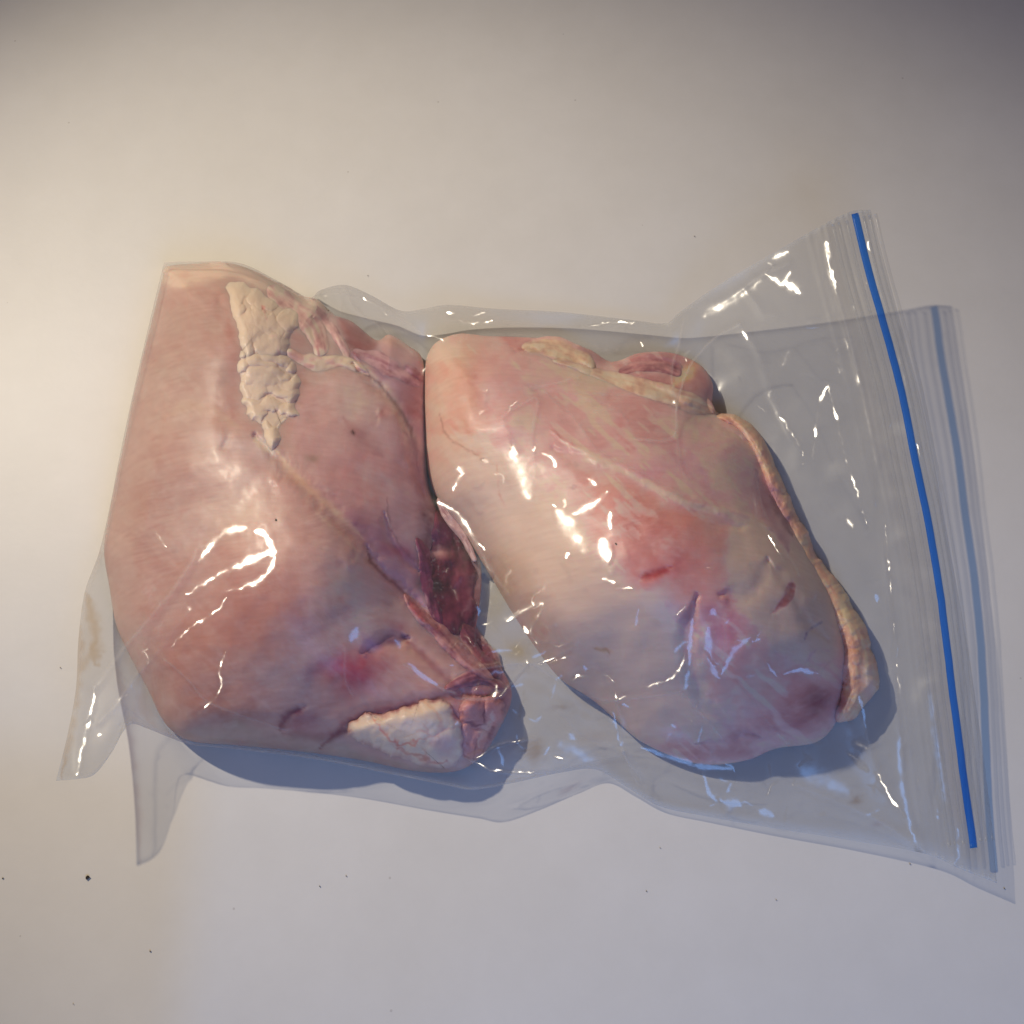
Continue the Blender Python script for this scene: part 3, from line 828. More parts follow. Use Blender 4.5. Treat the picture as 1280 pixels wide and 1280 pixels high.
covers.append(fat_piece('fat_lump', [(436, 908), (450, 894), (480, 890), (505, 886), (530, 876), (550, 874), (565, 885), (576, 905), (580, 930), (570, 955), (545, 962), (505, 950), (465, 935), (442, 925)],
                        (510, 920), H_A, .0045, breast_a, ILL_A * .86, (214, 176, 146), (196, 142, 116), 12, 5, aspect=(1.3, 1), rnd=18, fold=1.4, skin=C_A, crust=.45,
                        extra=[(('s', [(468, 897), (480, 915), (500, 930), (530, 925)], 2.5), (176, 92, 76), .7), (('b', (560, 930), (16, 26), 10), (184, 138, 126), .7),
                               (('s', [(490, 930), (520, 945), (560, 955)], 2.5), (156, 80, 70), .6), (('b', (545, 930), (14, 20), 0), (178, 116, 104), .5)]))
covers.append(fat_piece('red_trim', [(575, 885), (590, 872), (615, 872), (630, 880), (628, 905), (612, 930), (595, 948), (576, 940)], (600, 905), H_A, .003, breast_a, ILL_A * .9,
                        (182, 118, 106), (120, 56, 60), 9, 15, rnd=11, fold=1.2, skin=C_A, extra=[(('s', [(600, 930), (610, 905), (618, 890)], 4), (206, 160, 140), .7)]))
low = lambda P: np.full(len(P), .004)
covers.append(fat_strip('fat_rind', [(886, 522, 7), (910, 524, 10), (936, 545, 12), (955, 580, 13), (970, 620, 14), (988, 660, 15), (1006, 700, 16), (1030, 738, 19), (1052, 776, 22), (1066, 815, 24), (1070, 850, 25), (1060, 882, 20), (1046, 902, 10)],
                        low, .0125, breast_b, ILL_B * .92, (202, 150, 118), (172, 120, 98), 8, n=420, m=30, rag=.5, inner=C_B, lump=.8,
                        extra=[(('b', (1086, 855), (12, 26), 0), (198, 160, 142), .7), (('b', (912, 532), (13, 6), 30), (136, 80, 60), .8), (('s', [(950, 590), (975, 640), (992, 680)], 9), (150, 98, 100), .85),
                               (('b', (925, 545), (12, 10), 30), (196, 156, 136), .7), (('b', (1060, 760), (14, 34), -30), (216, 164, 120), .5)]))
covers.append(fat_strip('fat_trim', [(652, 434, 6), (680, 434, 13), (706, 440, 16), (730, 449, 12), (744, 460, 6)], lambda P: np.maximum(H_B(P), .012), .0030, breast_b, ILL_B, (206, 168, 136), (172, 126, 104), 9, skin=C_B))
covers.append(fat_strip('fat_trim', [(690, 450, 5), (735, 462, 8), (770, 474, 11), (805, 484, 14), (840, 496, 15), (872, 506, 16), (893, 516, 9)], lambda P: np.maximum(H_B(P), .012), .0024, breast_b, ILL_B, (206, 168, 140), (176, 130, 110), 10, skin=C_B))
covers.append(fat_strip('fat_trim', [(772, 466, 6), (800, 457, 12), (828, 458, 13), (852, 468, 9)], lambda P: np.maximum(H_B(P), .012), .0018, breast_b, ILL_B, (170, 112, 108), (118, 66, 72), 31, skin=C_B))

# ================================================================== the zip bag
# four sides as (x, y, height in mm); the corners are shared
TOP = [(205, 328, 16), (250, 327, 22), (300, 329, 24), (345, 350, 24), (385, 372, 22), (400, 363, 20), (430, 356, 18), (462, 368, 15), (500, 388, 12), (530, 386, 12),
       (560, 381, 12), (620, 386, 9), (700, 390, 8), (790, 400, 7), (832, 404, 7), (850, 390, 12), (900, 355, 22), (960, 320, 31), (1030, 280, 40), (1064, 264, 43), (1088, 262, 44)]
LEFT = [(205, 328, 16), (190, 390, 20), (170, 475, 20), (150, 568, 18), (138, 630, 16), (124, 690, 14), (106, 740, 14), (98, 800, 18), (95, 860, 24), (84, 920, 30), (70, 976, 35)]
BOT = [(70, 976, 35), (95, 974, 33), (118, 968, 30), (140, 940, 27), (153, 916, 24), (165, 905, 22), (185, 911, 20), (210, 921, 19), (240, 931, 18), (300, 937, 17), (400, 950, 16), (500, 970, 15),
       (560, 982, 14), (592, 987, 14), (640, 979, 12), (700, 966, 9), (745, 962, 6), (785, 985, 4), (825, 1008, 3), (880, 1020, 3), (960, 1034, 4), (1060, 1050, 5),
       (1155, 1067, 7), (1200, 1086, 8), (1246, 1104, 9)]
RIGHT = [(1088, 262, 44), (1106, 330, 40), (1126, 405, 35), (1146, 480, 30), (1164, 560, 26), (1186, 680, 21), (1208, 800, 17), (1226, 920, 13), (1240, 1030, 10), (1246, 1104, 9)]
NU, NV = 860, 560
def coons(nu, nv):
    T, B = spline(TOP, nu), spline(BOT, nu)
    L_, R_ = spline(LEFT, nv), spline(RIGHT, nv)
    u = np.linspace(0, 1, nu)[:, None, None]; v = np.linspace(0, 1, nv)[None, :, None]
    S = (1 - v) * T[:, None] + v * B[:, None] + (1 - u) * L_[None] + u * R_[None]
    S = S - ((1 - u) * (1 - v) * T[0] + u * (1 - v) * T[-1] + (1 - u) * v * B[0] + u * v * B[-1])
    return S                                                        # nu x nv x (x, y, mm)

def meat_top(P):
    z = np.maximum(H_A(P), H_B(P))
    for c in covers:
        z = np.maximum(z, c(P))
    return z

# slack membrane resting on the meat, held at its four sides
nu, nv = 216, 141
S0 = coons(nu, nv)
P0 = S0[..., :2].reshape(-1, 2)
ob = meat_top(P0).reshape(nu, nv)
ob = np.where(ob > 0, ob + 0.0008, 0.0014)
edge_z = S0[..., 2] * 1e-3
zt = np.maximum(edge_z, ob)
fixm = np.zeros((nu, nv), bool); fixm[0] = fixm[-1] = True; fixm[:, 0] = fixm[:, -1] = True
sag = 2.0e-6
gx = (slice(1, -1), slice(1, -1))
for it in range(2600):
    a = 0.25 * (zt[2:, 1:-1] + zt[:-2, 1:-1] + zt[1:-1, 2:] + zt[1:-1, :-2]) - sag
    zt[gx] = np.maximum(a, ob[gx])
zt[:, 0] = edge_z[:, 0]; zt[:, -1] = edge_z[:, -1]; zt[0] = edge_z[0]; zt[-1] = edge_z[-1]

def upsample(g, n, m):
    a = np.linspace(0, g.shape[0] - 1, n); b = np.linspace(0, g.shape[1] - 1, m)
    g1 = np.stack([np.interp(a, np.arange(g.shape[0]), g[:, j]) for j in range(g.shape[1])], 1)
    return np.stack([np.interp(b, np.arange(g.shape[1]), g1[i]) for i in range(n)], 0)

def blur(g, k):
    for _ in range(k):
        h = g.copy()
        h[1:-1] = (g[:-2] + 2 * g[1:-1] + g[2:]) / 4
        g = h.copy()
        g[:, 1:-1] = (h[:, :-2] + 2 * h[:, 1:-1] + h[:, 2:]) / 4
    return g

S = coons(NU, NV)
PF = S[..., :2].reshape(-1, 2)
UU, VV = np.meshgrid(np.linspace(0, 1, NU), np.linspace(0, 1, NV), indexing='ij')
zf = blur(upsample(zt, NU, NV), 6).ravel()
edge = np.minimum(np.minimum(UU, 1 - UU) * 1100, np.minimum(VV, 1 - VV) * 650).ravel()   # rough pixels from the bag's rim
soft = sstep(0, 30, edge)
SH = coons(NU // 2, NV // 2)
mt = upsample(meat_top(SH[..., :2].reshape(-1, 2)).reshape(NU // 2, NV // 2), NU, NV).ravel()
cling = sstep(0.004, 0.0012, zf - mt) * (mt > 0)

# crumple of the loose film
def ridged(P, s, seed, stretch=(1, 1), ang=0):
    return 0.5 - np.abs(fbm(P, s, 3, seed, stretch, ang))
loose = (1 - 0.75 * cling) * soft
zf = zf + loose * (ridged(PF, 95, 71) * 0.9 + ridged(PF, 45, 72, (1.8, 0.8), 0.5) * 0.25) * 1e-3

# creases: line, width, height in mm, haze
CREASE = [
    ([(118, 858), (150, 815), (190, 770), (225, 725), (245, 690)], 7, 3.2, .10), ([(125, 905), (160, 860), (200, 810), (235, 765)], 5, 1.5, .05),
    ([(205, 822), (235, 850), (262, 878), (320, 900), (360, 915)], 4, .9, .12), ([(118, 858), (110, 900), (96, 972)], 5, 2.0, .10),
    ([(140, 890), (155, 880), (168, 905)], 5, 1.0, .05), ([(165, 890), (200, 915), (240, 928)], 5, 1.0, .10),
    ([(430, 357), (445, 385), (480, 410), (515, 440)], 4, 1.2, .10), ([(390, 368), (430, 366), (480, 384), (530, 418)], 4, 1.2, .12), ([(425, 360), (428, 395)], 5, .8, .08),
    ([(500, 390), (540, 384)], 5, .8, .06), ([(545, 385), (560, 405), (545, 420)], 8, .9, .06),
    ([(560, 400), (620, 402), (700, 406), (790, 412)], 4, 1.2, .08), ([(740, 408), (770, 402), (795, 402)], 4, .8, .05), ([(600, 418), (680, 420), (760, 436)], 6, .8, .07),
    ([(857, 395), (848, 430), (840, 470), (846, 510)], 4, 1.8, .12), ([(925, 405), (890, 425), (862, 460), (846, 505), (845, 540), (830, 550), (795, 548)], 4, 1.6, .16),
    ([(925, 405), (950, 450), (965, 490), (985, 535), (1000, 565)], 6, 1.6, .06), ([(845, 540), (850, 580), (860, 600)], 4, .8, .07),
    ([(870, 385), (910, 375), (950, 345), (985, 330)], 4, 1.2, .09), ([(930, 362), (955, 392), (968, 395)], 5, 1.2, .08),
    ([(625, 520), (650, 505), (672, 500), (665, 540), (668, 580)], 5, 1.1, .10), ([(625, 525), (640, 545), (648, 565)], 5, .9, .07),
    ([(660, 485), (700, 478), (720, 470)], 4, .8, .10), ([(680, 490), (715, 520), (745, 560), (800, 590), (850, 620)], 5, 1.0, .08),
    ([(745, 515), (770, 512), (785, 525)], 5, .7, .07), ([(710, 490), (800, 495), (840, 500)], 4, .6, .06),
    ([(632, 777), (678, 754), (663, 790), (672, 803), (722, 806), (670, 831)], 4, 1.3, .06), ([(660, 830), (700, 850), (730, 870), (770, 875), (850, 866)], 4, 1.6, .10),
    ([(770, 875), (778, 905), (778, 940), (800, 975)], 4, 1.2, .10), ([(850, 866), (865, 880), (905, 925)], 5, 1.0, .10), ([(660, 830), (620, 833), (570, 842)], 4, 1.2, .10),
    ([(660, 832), (640, 855), (620, 873), (570, 872)], 4, 1.4, .12), ([(505, 830), (530, 845), (548, 858), (570, 866)], 4, .9, .14), ([(430, 810), (432, 850), (440, 870)], 4, .6, .10),
    ([(590, 955), (625, 930), (670, 925)], 4, 1.0, .10), ([(588, 952), (620, 965), (690, 966)], 4, .9, .10), ([(780, 940), (740, 952), (690, 966)], 4, 1.0, .08),
    ([(778, 940), (800, 985), (830, 1008)], 5, 1.2, .08), ([(795, 930), (850, 951), (915, 962)], 5, 1.2, .05), ([(878, 965), (885, 990), (905, 1003), (925, 1006)], 5, 1.0, .06),
    ([(1148, 1062), (1090, 1020), (1000, 985)], 6, 1.2, .06), ([(1148, 1062), (1128, 1020), (1100, 970), (1075, 890)], 5, 1.4, .05), ([(1148, 1060), (1130, 980), (1124, 900), (1112, 800), (1105, 700)], 5, 1.4, .05),
    ([(1035, 290), (1040, 340), (1058, 400), (1075, 480)], 5, 1.6, .09), ([(1020, 290), (1030, 340), (1045, 390)], 5, 1.0, .05), ([(1004, 465), (1035, 478), (1060, 500)], 5, .8, .05),
    ([(548, 628), (575, 645), (600, 690), (635, 745)], 5, 1.0, .08), ([(960, 660), (985, 695), (1000, 720)], 4, .8, .07), ([(945, 590), (950, 620), (960, 650)], 4, .7, .06),
    ([(908, 770), (905, 820), (893, 850)], 7, .9, .07), ([(868, 760), (862, 820), (858, 860)], 5, .9, .09), ([(920, 850), (950, 890), (985, 930)], 4, .8, .05),
    ([(700, 890), (730, 920), (775, 935)], 6, .6, .05),
]
haze = np.full(len(PF), 0.014) + 0.016 * np.clip(fbm(PF, 60, 4, 81) + 0.25, 0, 1) * (1 - 0.5 * cling)
cr_jit = np.stack([fbm(PF, 30, 3, 91), fbm(PF, 30, 3, 92)], 1) * 4
for pts, w, hmm, hz in CREASE:
    k = mask(PF, ('s', pts, w, 1), cr_jit) * np.clip(edge / 14, 0, 1)
    zf = zf + k * hmm * 1e-3 * 0.55
    k2 = mask(PF, ('s', pts, max(w * 0.33, 1.5), 1), cr_jit * 0.6)
    haze = haze + k2 * hz * 1.5
# milky veil where the film lies double or bears water
for f, a in ((('b', (700, 520), (70, 40), 25), .05), (('p', [(118, 858), (250, 690), (270, 700), (180, 860), (165, 905), (100, 972)], 12), .07), (('b', (800, 420), (180, 22), 0), .05),
             (('b', (470, 395), (60, 25), 25), .05), (('p', [(590, 960), (700, 880), (780, 940), (820, 1000), (700, 968)], 16), .06), (('b', (1000, 1010), (160, 30), 8), .05), (('p', [(1055, 270), (1085, 262), (1246, 1100), (1150, 1065), (1110, 700)], 20), .05)):
    haze = haze + mask(PF, f) * a

# the zip: blue line and clear ribs run parallel to the mouth of the bag
ZIP = [(1068, 267), (1085, 335), (1103, 400), (1122, 470), (1141, 560), (1160, 650), (1176, 750), (1190, 860), (1203, 960), (1217, 1060)]
dz_, _, parz, sz_ = seg_near(PF, spline(ZIP + [(1222, 1096)], 60))
off = dz_ * -sz_                                                    # + towards the mouth
rib = np.zeros(len(PF))
for o_, w_, h_ in ((-62, 2.6, .5), (-46, 2.4, .6), (-38, 2.0, .5), (-26, 2.6, .8), (-16, 2.0, .6), (-9, 2.2, .7), (9, 2.2, .7), (15, 2.0, .5), (22, 2.4, .6), (30, 2.0, .4)):
    rib = rib + np.exp(-((off - o_) / w_) ** 2) * h_
near_zip = (np.abs(off) < 75) & (UU.ravel() > .8)
zf = zf + np.where(near_zip, rib, 0) * 0.9e-3
haze = haze + np.where(near_zip, rib * 0.035 * (0.6 + fbm(PF, 12, 3, 95, (1, 8), 1.4)), 0)

# facets of the crinkled film that mirror the lamp (L) or the window (W)
GLINT = [
    ('L', [(247, 702), (262, 684), (276, 668)], 4), ('L', [(277, 667), (292, 661), (308, 660)], 5), ('L', [(320, 663), (333, 671), (341, 686)], 4), ('L', [(335, 690), (342, 690)], 7),
    ('L', [(233, 744), (252, 731), (272, 719)], 4), ('L', [(272, 719), (300, 706), (336, 691)], 5), ('L', [(343, 695), (336, 714), (320, 727), (300, 735), (283, 739)], 4),
    ('L', [(214, 808), (236, 784)], 3), ('L', [(236, 784), (262, 771), (283, 748)], 3), ('L', [(283, 815), (275, 835), (277, 856), (264, 876), (248, 893)], 4),
    ('L', [(195, 667), (208, 683)], 2.5), ('L', [(118, 862), (112, 905), (96, 968)], 3),
    ('L', [(716, 643), (734, 634), (752, 622), (759, 614)], 5), ('L', [(737, 600), (744, 606)], 6), ('L', [(762, 640), (763, 660)], 3),
    ('L', [(752, 676), (757, 692), (764, 712)], 8), ('L', [(754, 723), (768, 728)], 4), ('L', [(770, 735), (790, 736)], 3),
    ('L', [(633, 777), (655, 766), (678, 755)], 4), ('L', [(678, 756), (670, 775), (664, 792), (672, 803)], 4), ('L', [(672, 804), (698, 807), (720, 806)], 4), ('L', [(720, 808), (706, 820), (672, 831)], 5),
    ('L', [(655, 783), (660, 792)], 5), ('L', [(714, 848), (735, 842), (760, 843)], 5), ('L', [(762, 845), (770, 856), (770, 872)], 3),
    ('L', [(774, 874), (800, 862), (832, 851)], 5), ('L', [(832, 851), (848, 838), (857, 815)], 5), ('L', [(846, 770), (856, 758)], 4), ('L', [(815, 775), (825, 778)], 4),
    ('L', [(573, 583), (577, 590)], 5), ('L', [(580, 590), (565, 612)], 3), ('L', [(549, 627), (572, 642), (590, 666), (606, 688)], 4), ('L', [(531, 460), (528, 468)], 4),
    ('L', [(1002, 581), (1015, 573), (1018, 555)], 4), ('L', [(1018, 556), (1021, 525), (1028, 494), (1035, 480)], 5), ('L', [(1036, 482), (1046, 525), (1060, 580), (1084, 655)], 4),
    ('L', [(977, 456), (986, 440)], 5), ('L', [(958, 343), (970, 349), (978, 355), (988, 340)], 4), ('L', [(984, 354), (1000, 366)], 7), ('L', [(966, 322), (984, 315)], 4),
    ('L', [(1060, 650), (1066, 658)], 9), ('L', [(1049, 460), (1050, 466)], 4), ('L', [(975, 520), (995, 550), (1004, 570)], 4),
    ('L', [(1105, 655), (1112, 720), (1120, 800)], 3), ('L', [(1122, 830), (1127, 900), (1133, 955)], 4), ('L', [(1060, 940), (1072, 951), (1084, 962)], 5), ('L', [(1096, 965), (1110, 990), (1129, 1020)], 4),
    ('L', [(1068, 928), (1084, 935)], 8), ('L', [(1034, 305), (1038, 330), (1046, 365)], 5),
    ('L', [(612, 848), (618, 858), (617, 870)], 6), ('L', [(662, 833), (642, 853), (624, 871)], 3), ('L', [(596, 948), (622, 932), (655, 925)], 3), ('L', [(594, 954), (618, 963), (668, 966)], 3),
    ('L', [(748, 900), (760, 905)], 7), ('L', [(690, 945), (705, 948)], 4), ('L', [(640, 820), (650, 815)], 5),
    ('L', [(455, 372), (468, 380), (479, 388)], 4), ('L', [(480, 390), (484, 393)], 4), ('L', [(400, 372), (406, 370)], 4), ('L', [(560, 390), (568, 392)], 5), ('L', [(572, 400), (588, 405), (615, 401)], 4), ('L', [(590, 396), (606, 391)], 4),
    ('L', [(735, 408), (760, 403), (788, 402)], 3), ('L', [(787, 405), (793, 401)], 4), ('L', [(800, 428), (803, 432)], 4), ('L', [(928, 416), (934, 424)], 3), ('L', [(943, 618), (945, 648)], 3), ('L', [(960, 670), (980, 700)], 3),
    ('L', [(242, 931), (300, 938), (352, 944)], 2.5, .9), ('L', [(400, 951), (480, 966), (588, 986)], 2.5, .85), ('L', [(600, 984), (680, 968)], 2.5, .8),
    ('L', [(620, 470), (700, 500)], 14, .55), ('L', [(740, 500), (830, 560)], 14, .55), ('L', [(880, 640), (905, 700)], 13, .5), ('L', [(985, 600), (1040, 700)], 16, .55), ('L', [(900, 440), (960, 520)], 13, .6), ('W', [(760, 900), (860, 920)], 12, .55), ('L', [(600, 700), (630, 770)], 10, .6), ('L', [(640, 840), (740, 900)], 12, .5), ('W', [(1040, 880), (1100, 1000)], 14, .5),
    ('L', [(1075, 470), (1092, 560), (1104, 640)], 9, .72), ('L', [(1046, 540), (1062, 600)], 8, .75), ('L', [(960, 500), (985, 548)], 8, .75), ('L', [(880, 395), (920, 372), (950, 350)], 6, .8), ('L', [(640, 560), (660, 620)], 10, .7),
    ('L', [(700, 520), (740, 545)], 9, .7), ('L', [(780, 520), (830, 545)], 9, .68), ('L', [(430, 372), (450, 395)], 8, .75), ('L', [(610, 430), (700, 445)], 6, .68), ('L', [(840, 470), (846, 520), (842, 548)], 4, .8), ('L', [(700, 640), (730, 690)], 12, .7),
    ('L', [(1122, 420), (1150, 540)], 4, .75), ('L', [(1165, 600), (1180, 700)], 5, .72), ('L', [(1085, 330), (1100, 380)], 4, .75), ('W', [(1160, 850), (1180, 1000)], 7, .7), ('W', [(700, 930), (740, 950)], 10, .7), ('W', [(1000, 960), (1060, 990)], 14, .6),
    ('W', [(886, 785), (885, 815), (891, 836), (899, 848)], 4), ('W', [(889, 764), (893, 768)], 6), ('W', [(903, 843), (914, 818), (930, 803), (950, 798)], 4), ('W', [(866, 775), (862, 805), (861, 832)], 3), ('W', [(860, 840), (857, 860)], 4),
    ('W', [(980, 841), (1000, 838), (1022, 842)], 4), ('W', [(802, 934), (838, 948), (878, 959), (912, 962)], 4), ('W', [(880, 972), (888, 994), (905, 1003)], 3), ('W', [(906, 1004), (924, 1007)], 6),
    ('W', [(1095, 742), (1096, 752)], 5), ('W', [(766, 890), (776, 932)], 3), ('W', [(1127, 870), (1125, 960), (1134, 1020), (1144, 1052)], 3), ('W', [(510, 830), (530, 846), (546, 856)], 3), ('W', [(445, 785), (440, 800)], 6),
    ('W', [(950, 1012), (965, 1020)], 5), ('W', [(1074, 870), (1083, 910)], 3), ('W', [(713, 918), (718, 924)], 4), ('W', [(495, 800), (500, 810)], 4), ('W', [(960, 830), (970, 845)], 3),
]
zf = np.maximum(zf, np.where(mt > 0, mt + 0.00035, 0.0010))
rimmask = np.zeros((NU, NV), bool); rimmask[0] = rimmask[-1] = True; rimmask[:, 0] = rimmask[:, -1] = True
zf = np.where(rimmask.ravel(), (S[..., 2] * 1e-3).ravel(), zf)

tint = np.tile(A_((0.960, 0.964, 0.970)), (len(PF), 1))
def stain(t, P, f, rgb, a):
    k = mask(P, f, np.stack([fbm(P, 12, 3, 31), fbm(P, 12, 3, 32)], 1) * 6) * a
    return t * (1 - k[:, None]) + A_(rgb) * k[:, None]
JUICE = [(('s', [(108, 742), (118, 790), (120, 830)], 7), (.80, .66, .50), .7), (('s', [(100, 760), (96, 830), (88, 900), (78, 972)], 7), (.80, .64, .48), .75), (('s', [(94, 850), (112, 820), (122, 800)], 5), (.82, .68, .52), .5),
         (('b', (668, 938), (11, 14), 0), (.72, .56, .40), .75), (('b', (622, 745), (20, 50), 15), (.88, .79, .56), .7), (('b', (648, 812), (18, 14), 0), (.86, .70, .38), .75),
         (('b', (1072, 1000), (7, 4), 0), (.66, .5, .36), .7), (('b', (700, 885), (14, 3), -10), (.5, .36, .28), .6), (('b', (1150, 1064), (5, 4), 30), (.3, .24, .2), .8),
         (('b', (690, 885), (60, 34), 10), (.9, .87, .8), .5)]
for f, rgb, a in JUICE:
    tint = stain(tint, PF, f, rgb, a)
side = np.exp(-(np.minimum(VV, 1 - VV).ravel() * 650 / 4) ** 2) + np.exp(-(UU.ravel() * 1100 / 5) ** 2)
haze = np.clip(haze + side * 0.34, 0, 0.6)
# fine foam of bubbles in the wet gap between the two breasts
wet = mask(PF, ('p', [(535, 655), (585, 670), (610, 720), (640, 770), (655, 830), (590, 830), (550, 770)], 16))
haze = haze + wet * 0.22 * sstep(0.28, 0.5, fbm(PF, 2.8, 2, 201)) * sstep(-0.1, 0.3, fbm(PF, 30, 2, 203))

bag = empty('zip_bag', place(A_([[650, 760]]), np.zeros(1))[0])
tag(bag, 'clear zip bag with a blue zip line, wrapped around the raw chicken', 'zip bag')
film = place(PF, zf)
# relief of the finest folds, kept as surface normals: the smooth lie of the film, turned along the glint lines to mirror lamp or window at the camera
G = place(PF, blur(zf.reshape(NU, NV), 5).ravel()).reshape(NU, NV, 3)
NB = np.cross(np.gradient(G, axis=1).reshape(-1, 3), np.gradient(G, axis=0).reshape(-1, 3))
NB /= np.linalg.norm(NB, axis=1)[:, None]
NB *= np.sign(NB[:, 2:3])
LPOS = {'L': LAMP, 'W': WIN}
# a scatter of short fine crinkles wherever the film hangs loose
rr = np.random.RandomState(12)
loose_zone = [((560, 690), (690, 960), 46), ((860, 1110), (300, 1040), 80), ((430, 840), (365, 430), 34), ((640, 920), (740, 1000), 46), ((600, 960), (450, 740), 46), ((90, 240), (680, 960), 26), ((1105, 1230), (330, 1060), 40)]
for (xa, xb), (ya, yb), cnt in loose_zone:
    for _ in range(cnt):
        p0 = A_((xa + rr.rand() * (xb - xa), ya + rr.rand() * (yb - ya)))
        an, ln = rr.rand() * 6.28, 5 + 26 * rr.rand() ** 2
        if xa > 1100:
            an = 1.4 + rr.randn() * .1
        bend = rr.randn() * .5
        q = [p0, p0 + ln * .5 * A_((math.cos(an), math.sin(an))), p0 + ln * .5 * A_((math.cos(an), math.sin(an))) + ln * .5 * A_((math.cos(an + bend), math.sin(an + bend)))]
        GLINT.append(('W' if rr.rand() < .3 else 'L', q, 1.4 + 1.4 * rr.rand(), .62 + .36 * rr.rand()))
beads = 0.90 + 0.40 * fbm(PF, 11, 2, 301)
kmax = np.zeros(len(PF)); NT = np.zeros((len(PF), 3))
gjit = np.stack([fbm(PF, 9, 3, 311), fbm(PF, 9, 3, 312)], 1) * 3
for src, pts, w, *st in GLINT:
    pts = spline(pts, max(6, 5 * len(pts)))
    w = w * (1.16 if w > 2.4 else 1.1)
    m = ((PF > pts.min(0) - 5 * w) & (PF < pts.max(0) + 5 * w)).all(1)
    d, near, par, _ = seg_near(PF[m] + gjit[m], pts)
    fold = film[m]
    a = CAM - fold; a /= np.linalg.norm(a, axis=1)[:, None]
    b = LPOS[src] - fold; b /= np.linalg.norm(b, axis=1)[:, None]
    h = a + b; h /= np.linalg.norm(h, axis=1)[:, None]
    tap = np.clip(np.minimum(par, 1 - par) * 5, 0, 1) * 0.45 + 0.55
    k = np.exp(-(d / (w * tap)) ** 2) * np.clip(beads[m], 0, 1) * (st[0] if st else 1)
    NT[m] += h * (k ** 2)[:, None]
    kmax[m] = np.maximum(kmax[m], k)
haze = haze + 0.05 * kmax
nn = np.linalg.norm(NT, axis=1)[:, None]
NT = np.where(nn > 1e-9, NT / np.maximum(nn, 1e-9), NB)
NF = NB * (1 - kmax[:, None]) + NT * kmax[:, None]
NF += np.stack([fbm(PF, 14, 3, 321), fbm(PF, 14, 3, 322), np.zeros(len(PF))], 1) * 0.05
NF /= np.linalg.norm(NF, axis=1)[:, None]
fo = mesh_obj('front_film', film, quads(NU, NV, False), FILM, bag, tint, {'haze': haze, 'slack': (0.54 - 0.06 * sstep(-.1, .35, fbm(PF, 55, 3, 331))) * (1 - sstep(0.1, 0.75, kmax)) + 0.19 * sstep(0.1, 0.75, kmax)})
at = fo.data.attributes.new('fold', 'FLOAT_VECTOR', 'POINT')
at.data.foreach_set('vector', NF.ravel())

# back film: under the meat on the counter, rising to the same rim
nu2, nv2 = 216, 141
flat = mt.reshape(NU, NV)[np.linspace(0, NU - 1, nu2).astype(int)][:, np.linspace(0, NV - 1, nv2).astype(int)] > 0
zb = np.where(flat, 0.0006, S0[..., 2] * 1e-3)
for it in range(1500):
    a = 0.25 * (zb[2:, 1:-1] + zb[:-2, 1:-1] + zb[1:-1, 2:] + zb[1:-1, :-2]) - 4e-6
    zb[gx] = np.where(flat[gx], 0.0006, np.maximum(a, 0.0006))
PB = P0
zb = zb.ravel()
eb = np.minimum(np.minimum(np.linspace(0, 1, nu2), 1 - np.linspace(0, 1, nu2))[:, None] * 1100, np.minimum(np.linspace(0, 1, nv2), 1 - np.linspace(0, 1, nv2))[None] * 650).ravel()
zb = np.minimum(zb + sstep(0, 40, eb) * (ridged(PB, 70, 77) * 1.0) * 1e-3 * (~flat.ravel()), upsample(zt, nu2, nv2).ravel() - 0.0004 * sstep(0, 10, eb))
zb = np.maximum(zb, 0.0005)
tb = np.tile(A_((0.86, 0.872, 0.893)), (len(PB), 1))  # tinted darker than the front film to deepen the bag's cast shadow
mesh_obj('back_film', place(PB, zb), quads(nu2, nv2, False), FILM_BACK, bag, tb, {'haze': np.full(len(PB), 0.03)})

# zip: raised blue line and the clear ribs beside it, on the front film
ZB = (np.abs(off) < 60) & (UU.ravel() > .8)
PZ, ZZ = PF[ZB], zf[ZB]
def film_z(P):
    return A_([ZZ[((PZ - q) ** 2).sum(1).argmin()] for q in P])
def strip(name, offset, half, high, mat, p0=0.0, p1=1.0, attr=None):
    c = spline(ZIP, 130)[int(129 * p0):int(129 * p1) + 1]
    tang = np.gradient(c, axis=0); tang /= np.linalg.norm(tang, axis=1)[:, None]
    nor = np.stack([-tang[:, 1], tang[:, 0]], 1)
    c = c - nor * (offset + 1.2 * fbm(c, 60, 3, 401)[:, None])
    z = film_z(c)
    z = np.convolve(np.pad(z, 6, mode='edge'), np.ones(13) / 13, 'valid')
    sec = [(-1.0, 0.0), (-.85, .65), (-.45, 1.0), (.45, 1.0), (.85, .65), (1.0, 0.0)]
    V = np.stack([place(c + nor * a * half, z + 0.0003 + b * high) for a, b in sec], 1)
    n = len(c)
    f = quads(n, len(sec), False).tolist() + [list(range(len(sec)))[::-1], [(n - 1) * len(sec) + k for k in range(len(sec))]]
    V = V.reshape(-1, 3)
    return mesh_obj(name, V, f, mat, bag, np.tile(A_((.93, .94, .95)), (len(V), 1)), {'haze': np.full(len(V), attr or 0)})
strip('zip_line', 0, 4.7, 0.0008, BLUE)
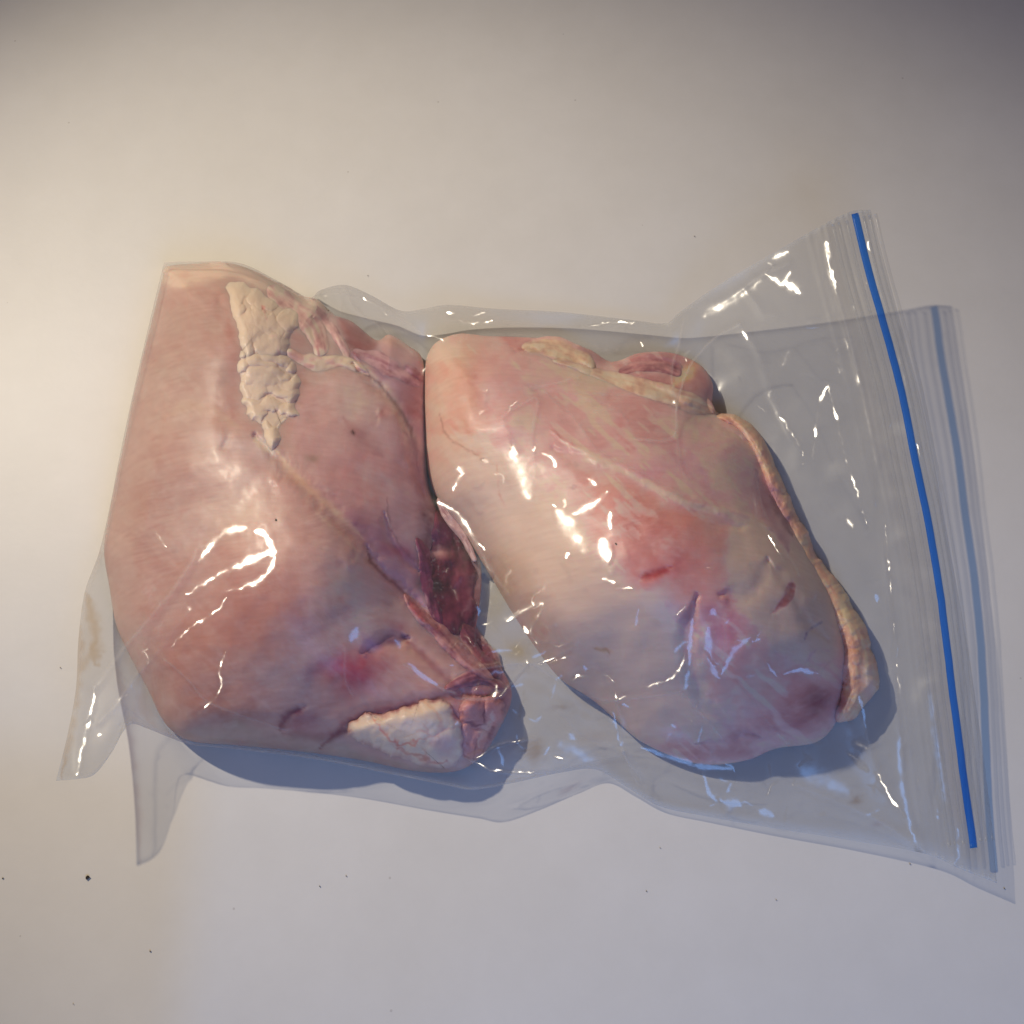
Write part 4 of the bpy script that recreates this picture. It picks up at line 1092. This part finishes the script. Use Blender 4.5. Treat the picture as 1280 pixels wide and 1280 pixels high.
for o_, w_, h_, q_ in ((-30, 2.4, .0006, .16), (-22, 1.8, .0005, .10), (-12, 2.0, .0006, .13), (10, 2.0, .0007, .14), (17, 1.6, .0005, .10), (25, 2.0, .0005, .08)):
    strip('zip_rib', o_, w_, h_, RIB, 0.01, 0.995, q_)

# ================================================================== crumbs on the counter
def crumb(px, py, size, mat, seed, label):
    r = np.random.RandomState(seed)
    n, m = 7, 4
    V = []
    c = place(A_([[px, py]]), np.zeros(1))[0]
    for j in range(m):
        th = (j + 0.5) / m * math.pi
        for i in range(n):
            ph = 2 * math.pi * i / n
            k = size * (0.7 + 0.6 * r.rand())
            V.append((k * math.sin(th) * math.cos(ph) * 1.2, k * math.sin(th) * math.sin(ph), size * 0.35 + 0.5 * k * math.cos(th)))
    faces = [(j * n + i, j * n + (i + 1) % n, (j + 1) * n + (i + 1) % n, (j + 1) * n + i) for j in range(m - 1) for i in range(n)]
    faces += [tuple(range(n))[::-1], tuple(range((m - 1) * n, m * n))]
    o = mesh_obj('crumb', V, faces, mat, smooth=False)
    o.location = (c[0], c[1], 0.0003)
    o.rotation_euler = (0, 0, r.rand() * 6)
    tag(o, label, 'crumb', 'crumbs on the countertop')
    return o
crumb(110, 1097, .0007, CRUMB, 1, 'largest black crumb on the countertop below the bag tail')
SPECK = [(7, 1080), (4, 1098), (145, 1112), (253, 1193), (92, 1255), (82, 1265), (257, 1242), (188, 1189), (565, 1033), (738, 1038), (825, 1060), (935, 1105), (650, 1088), (808, 1114),
         (680, 1102), (932, 1142), (1137, 1080), (1068, 1083), (1243, 1110), (1255, 1111), (1098, 1130), (1145, 1125), (970, 1125), (1207, 1086), (992, 1157), (460, 345), (550, 380), (103, 415), (76, 835), (113, 637), (1195, 475), (868, 296), (623, 144), (689, 316), (433, 1095), (268, 219), (85, 630), (400, 1108)]
for i, (x, y) in enumerate(SPECK[1::3]):
    crumb(x, y, .00014 + .00014 * random.Random(i).random(), CRUMB2 if i % 4 else CRUMB, 10 + i, 'tiny dark speck of crumb lying on the white countertop')
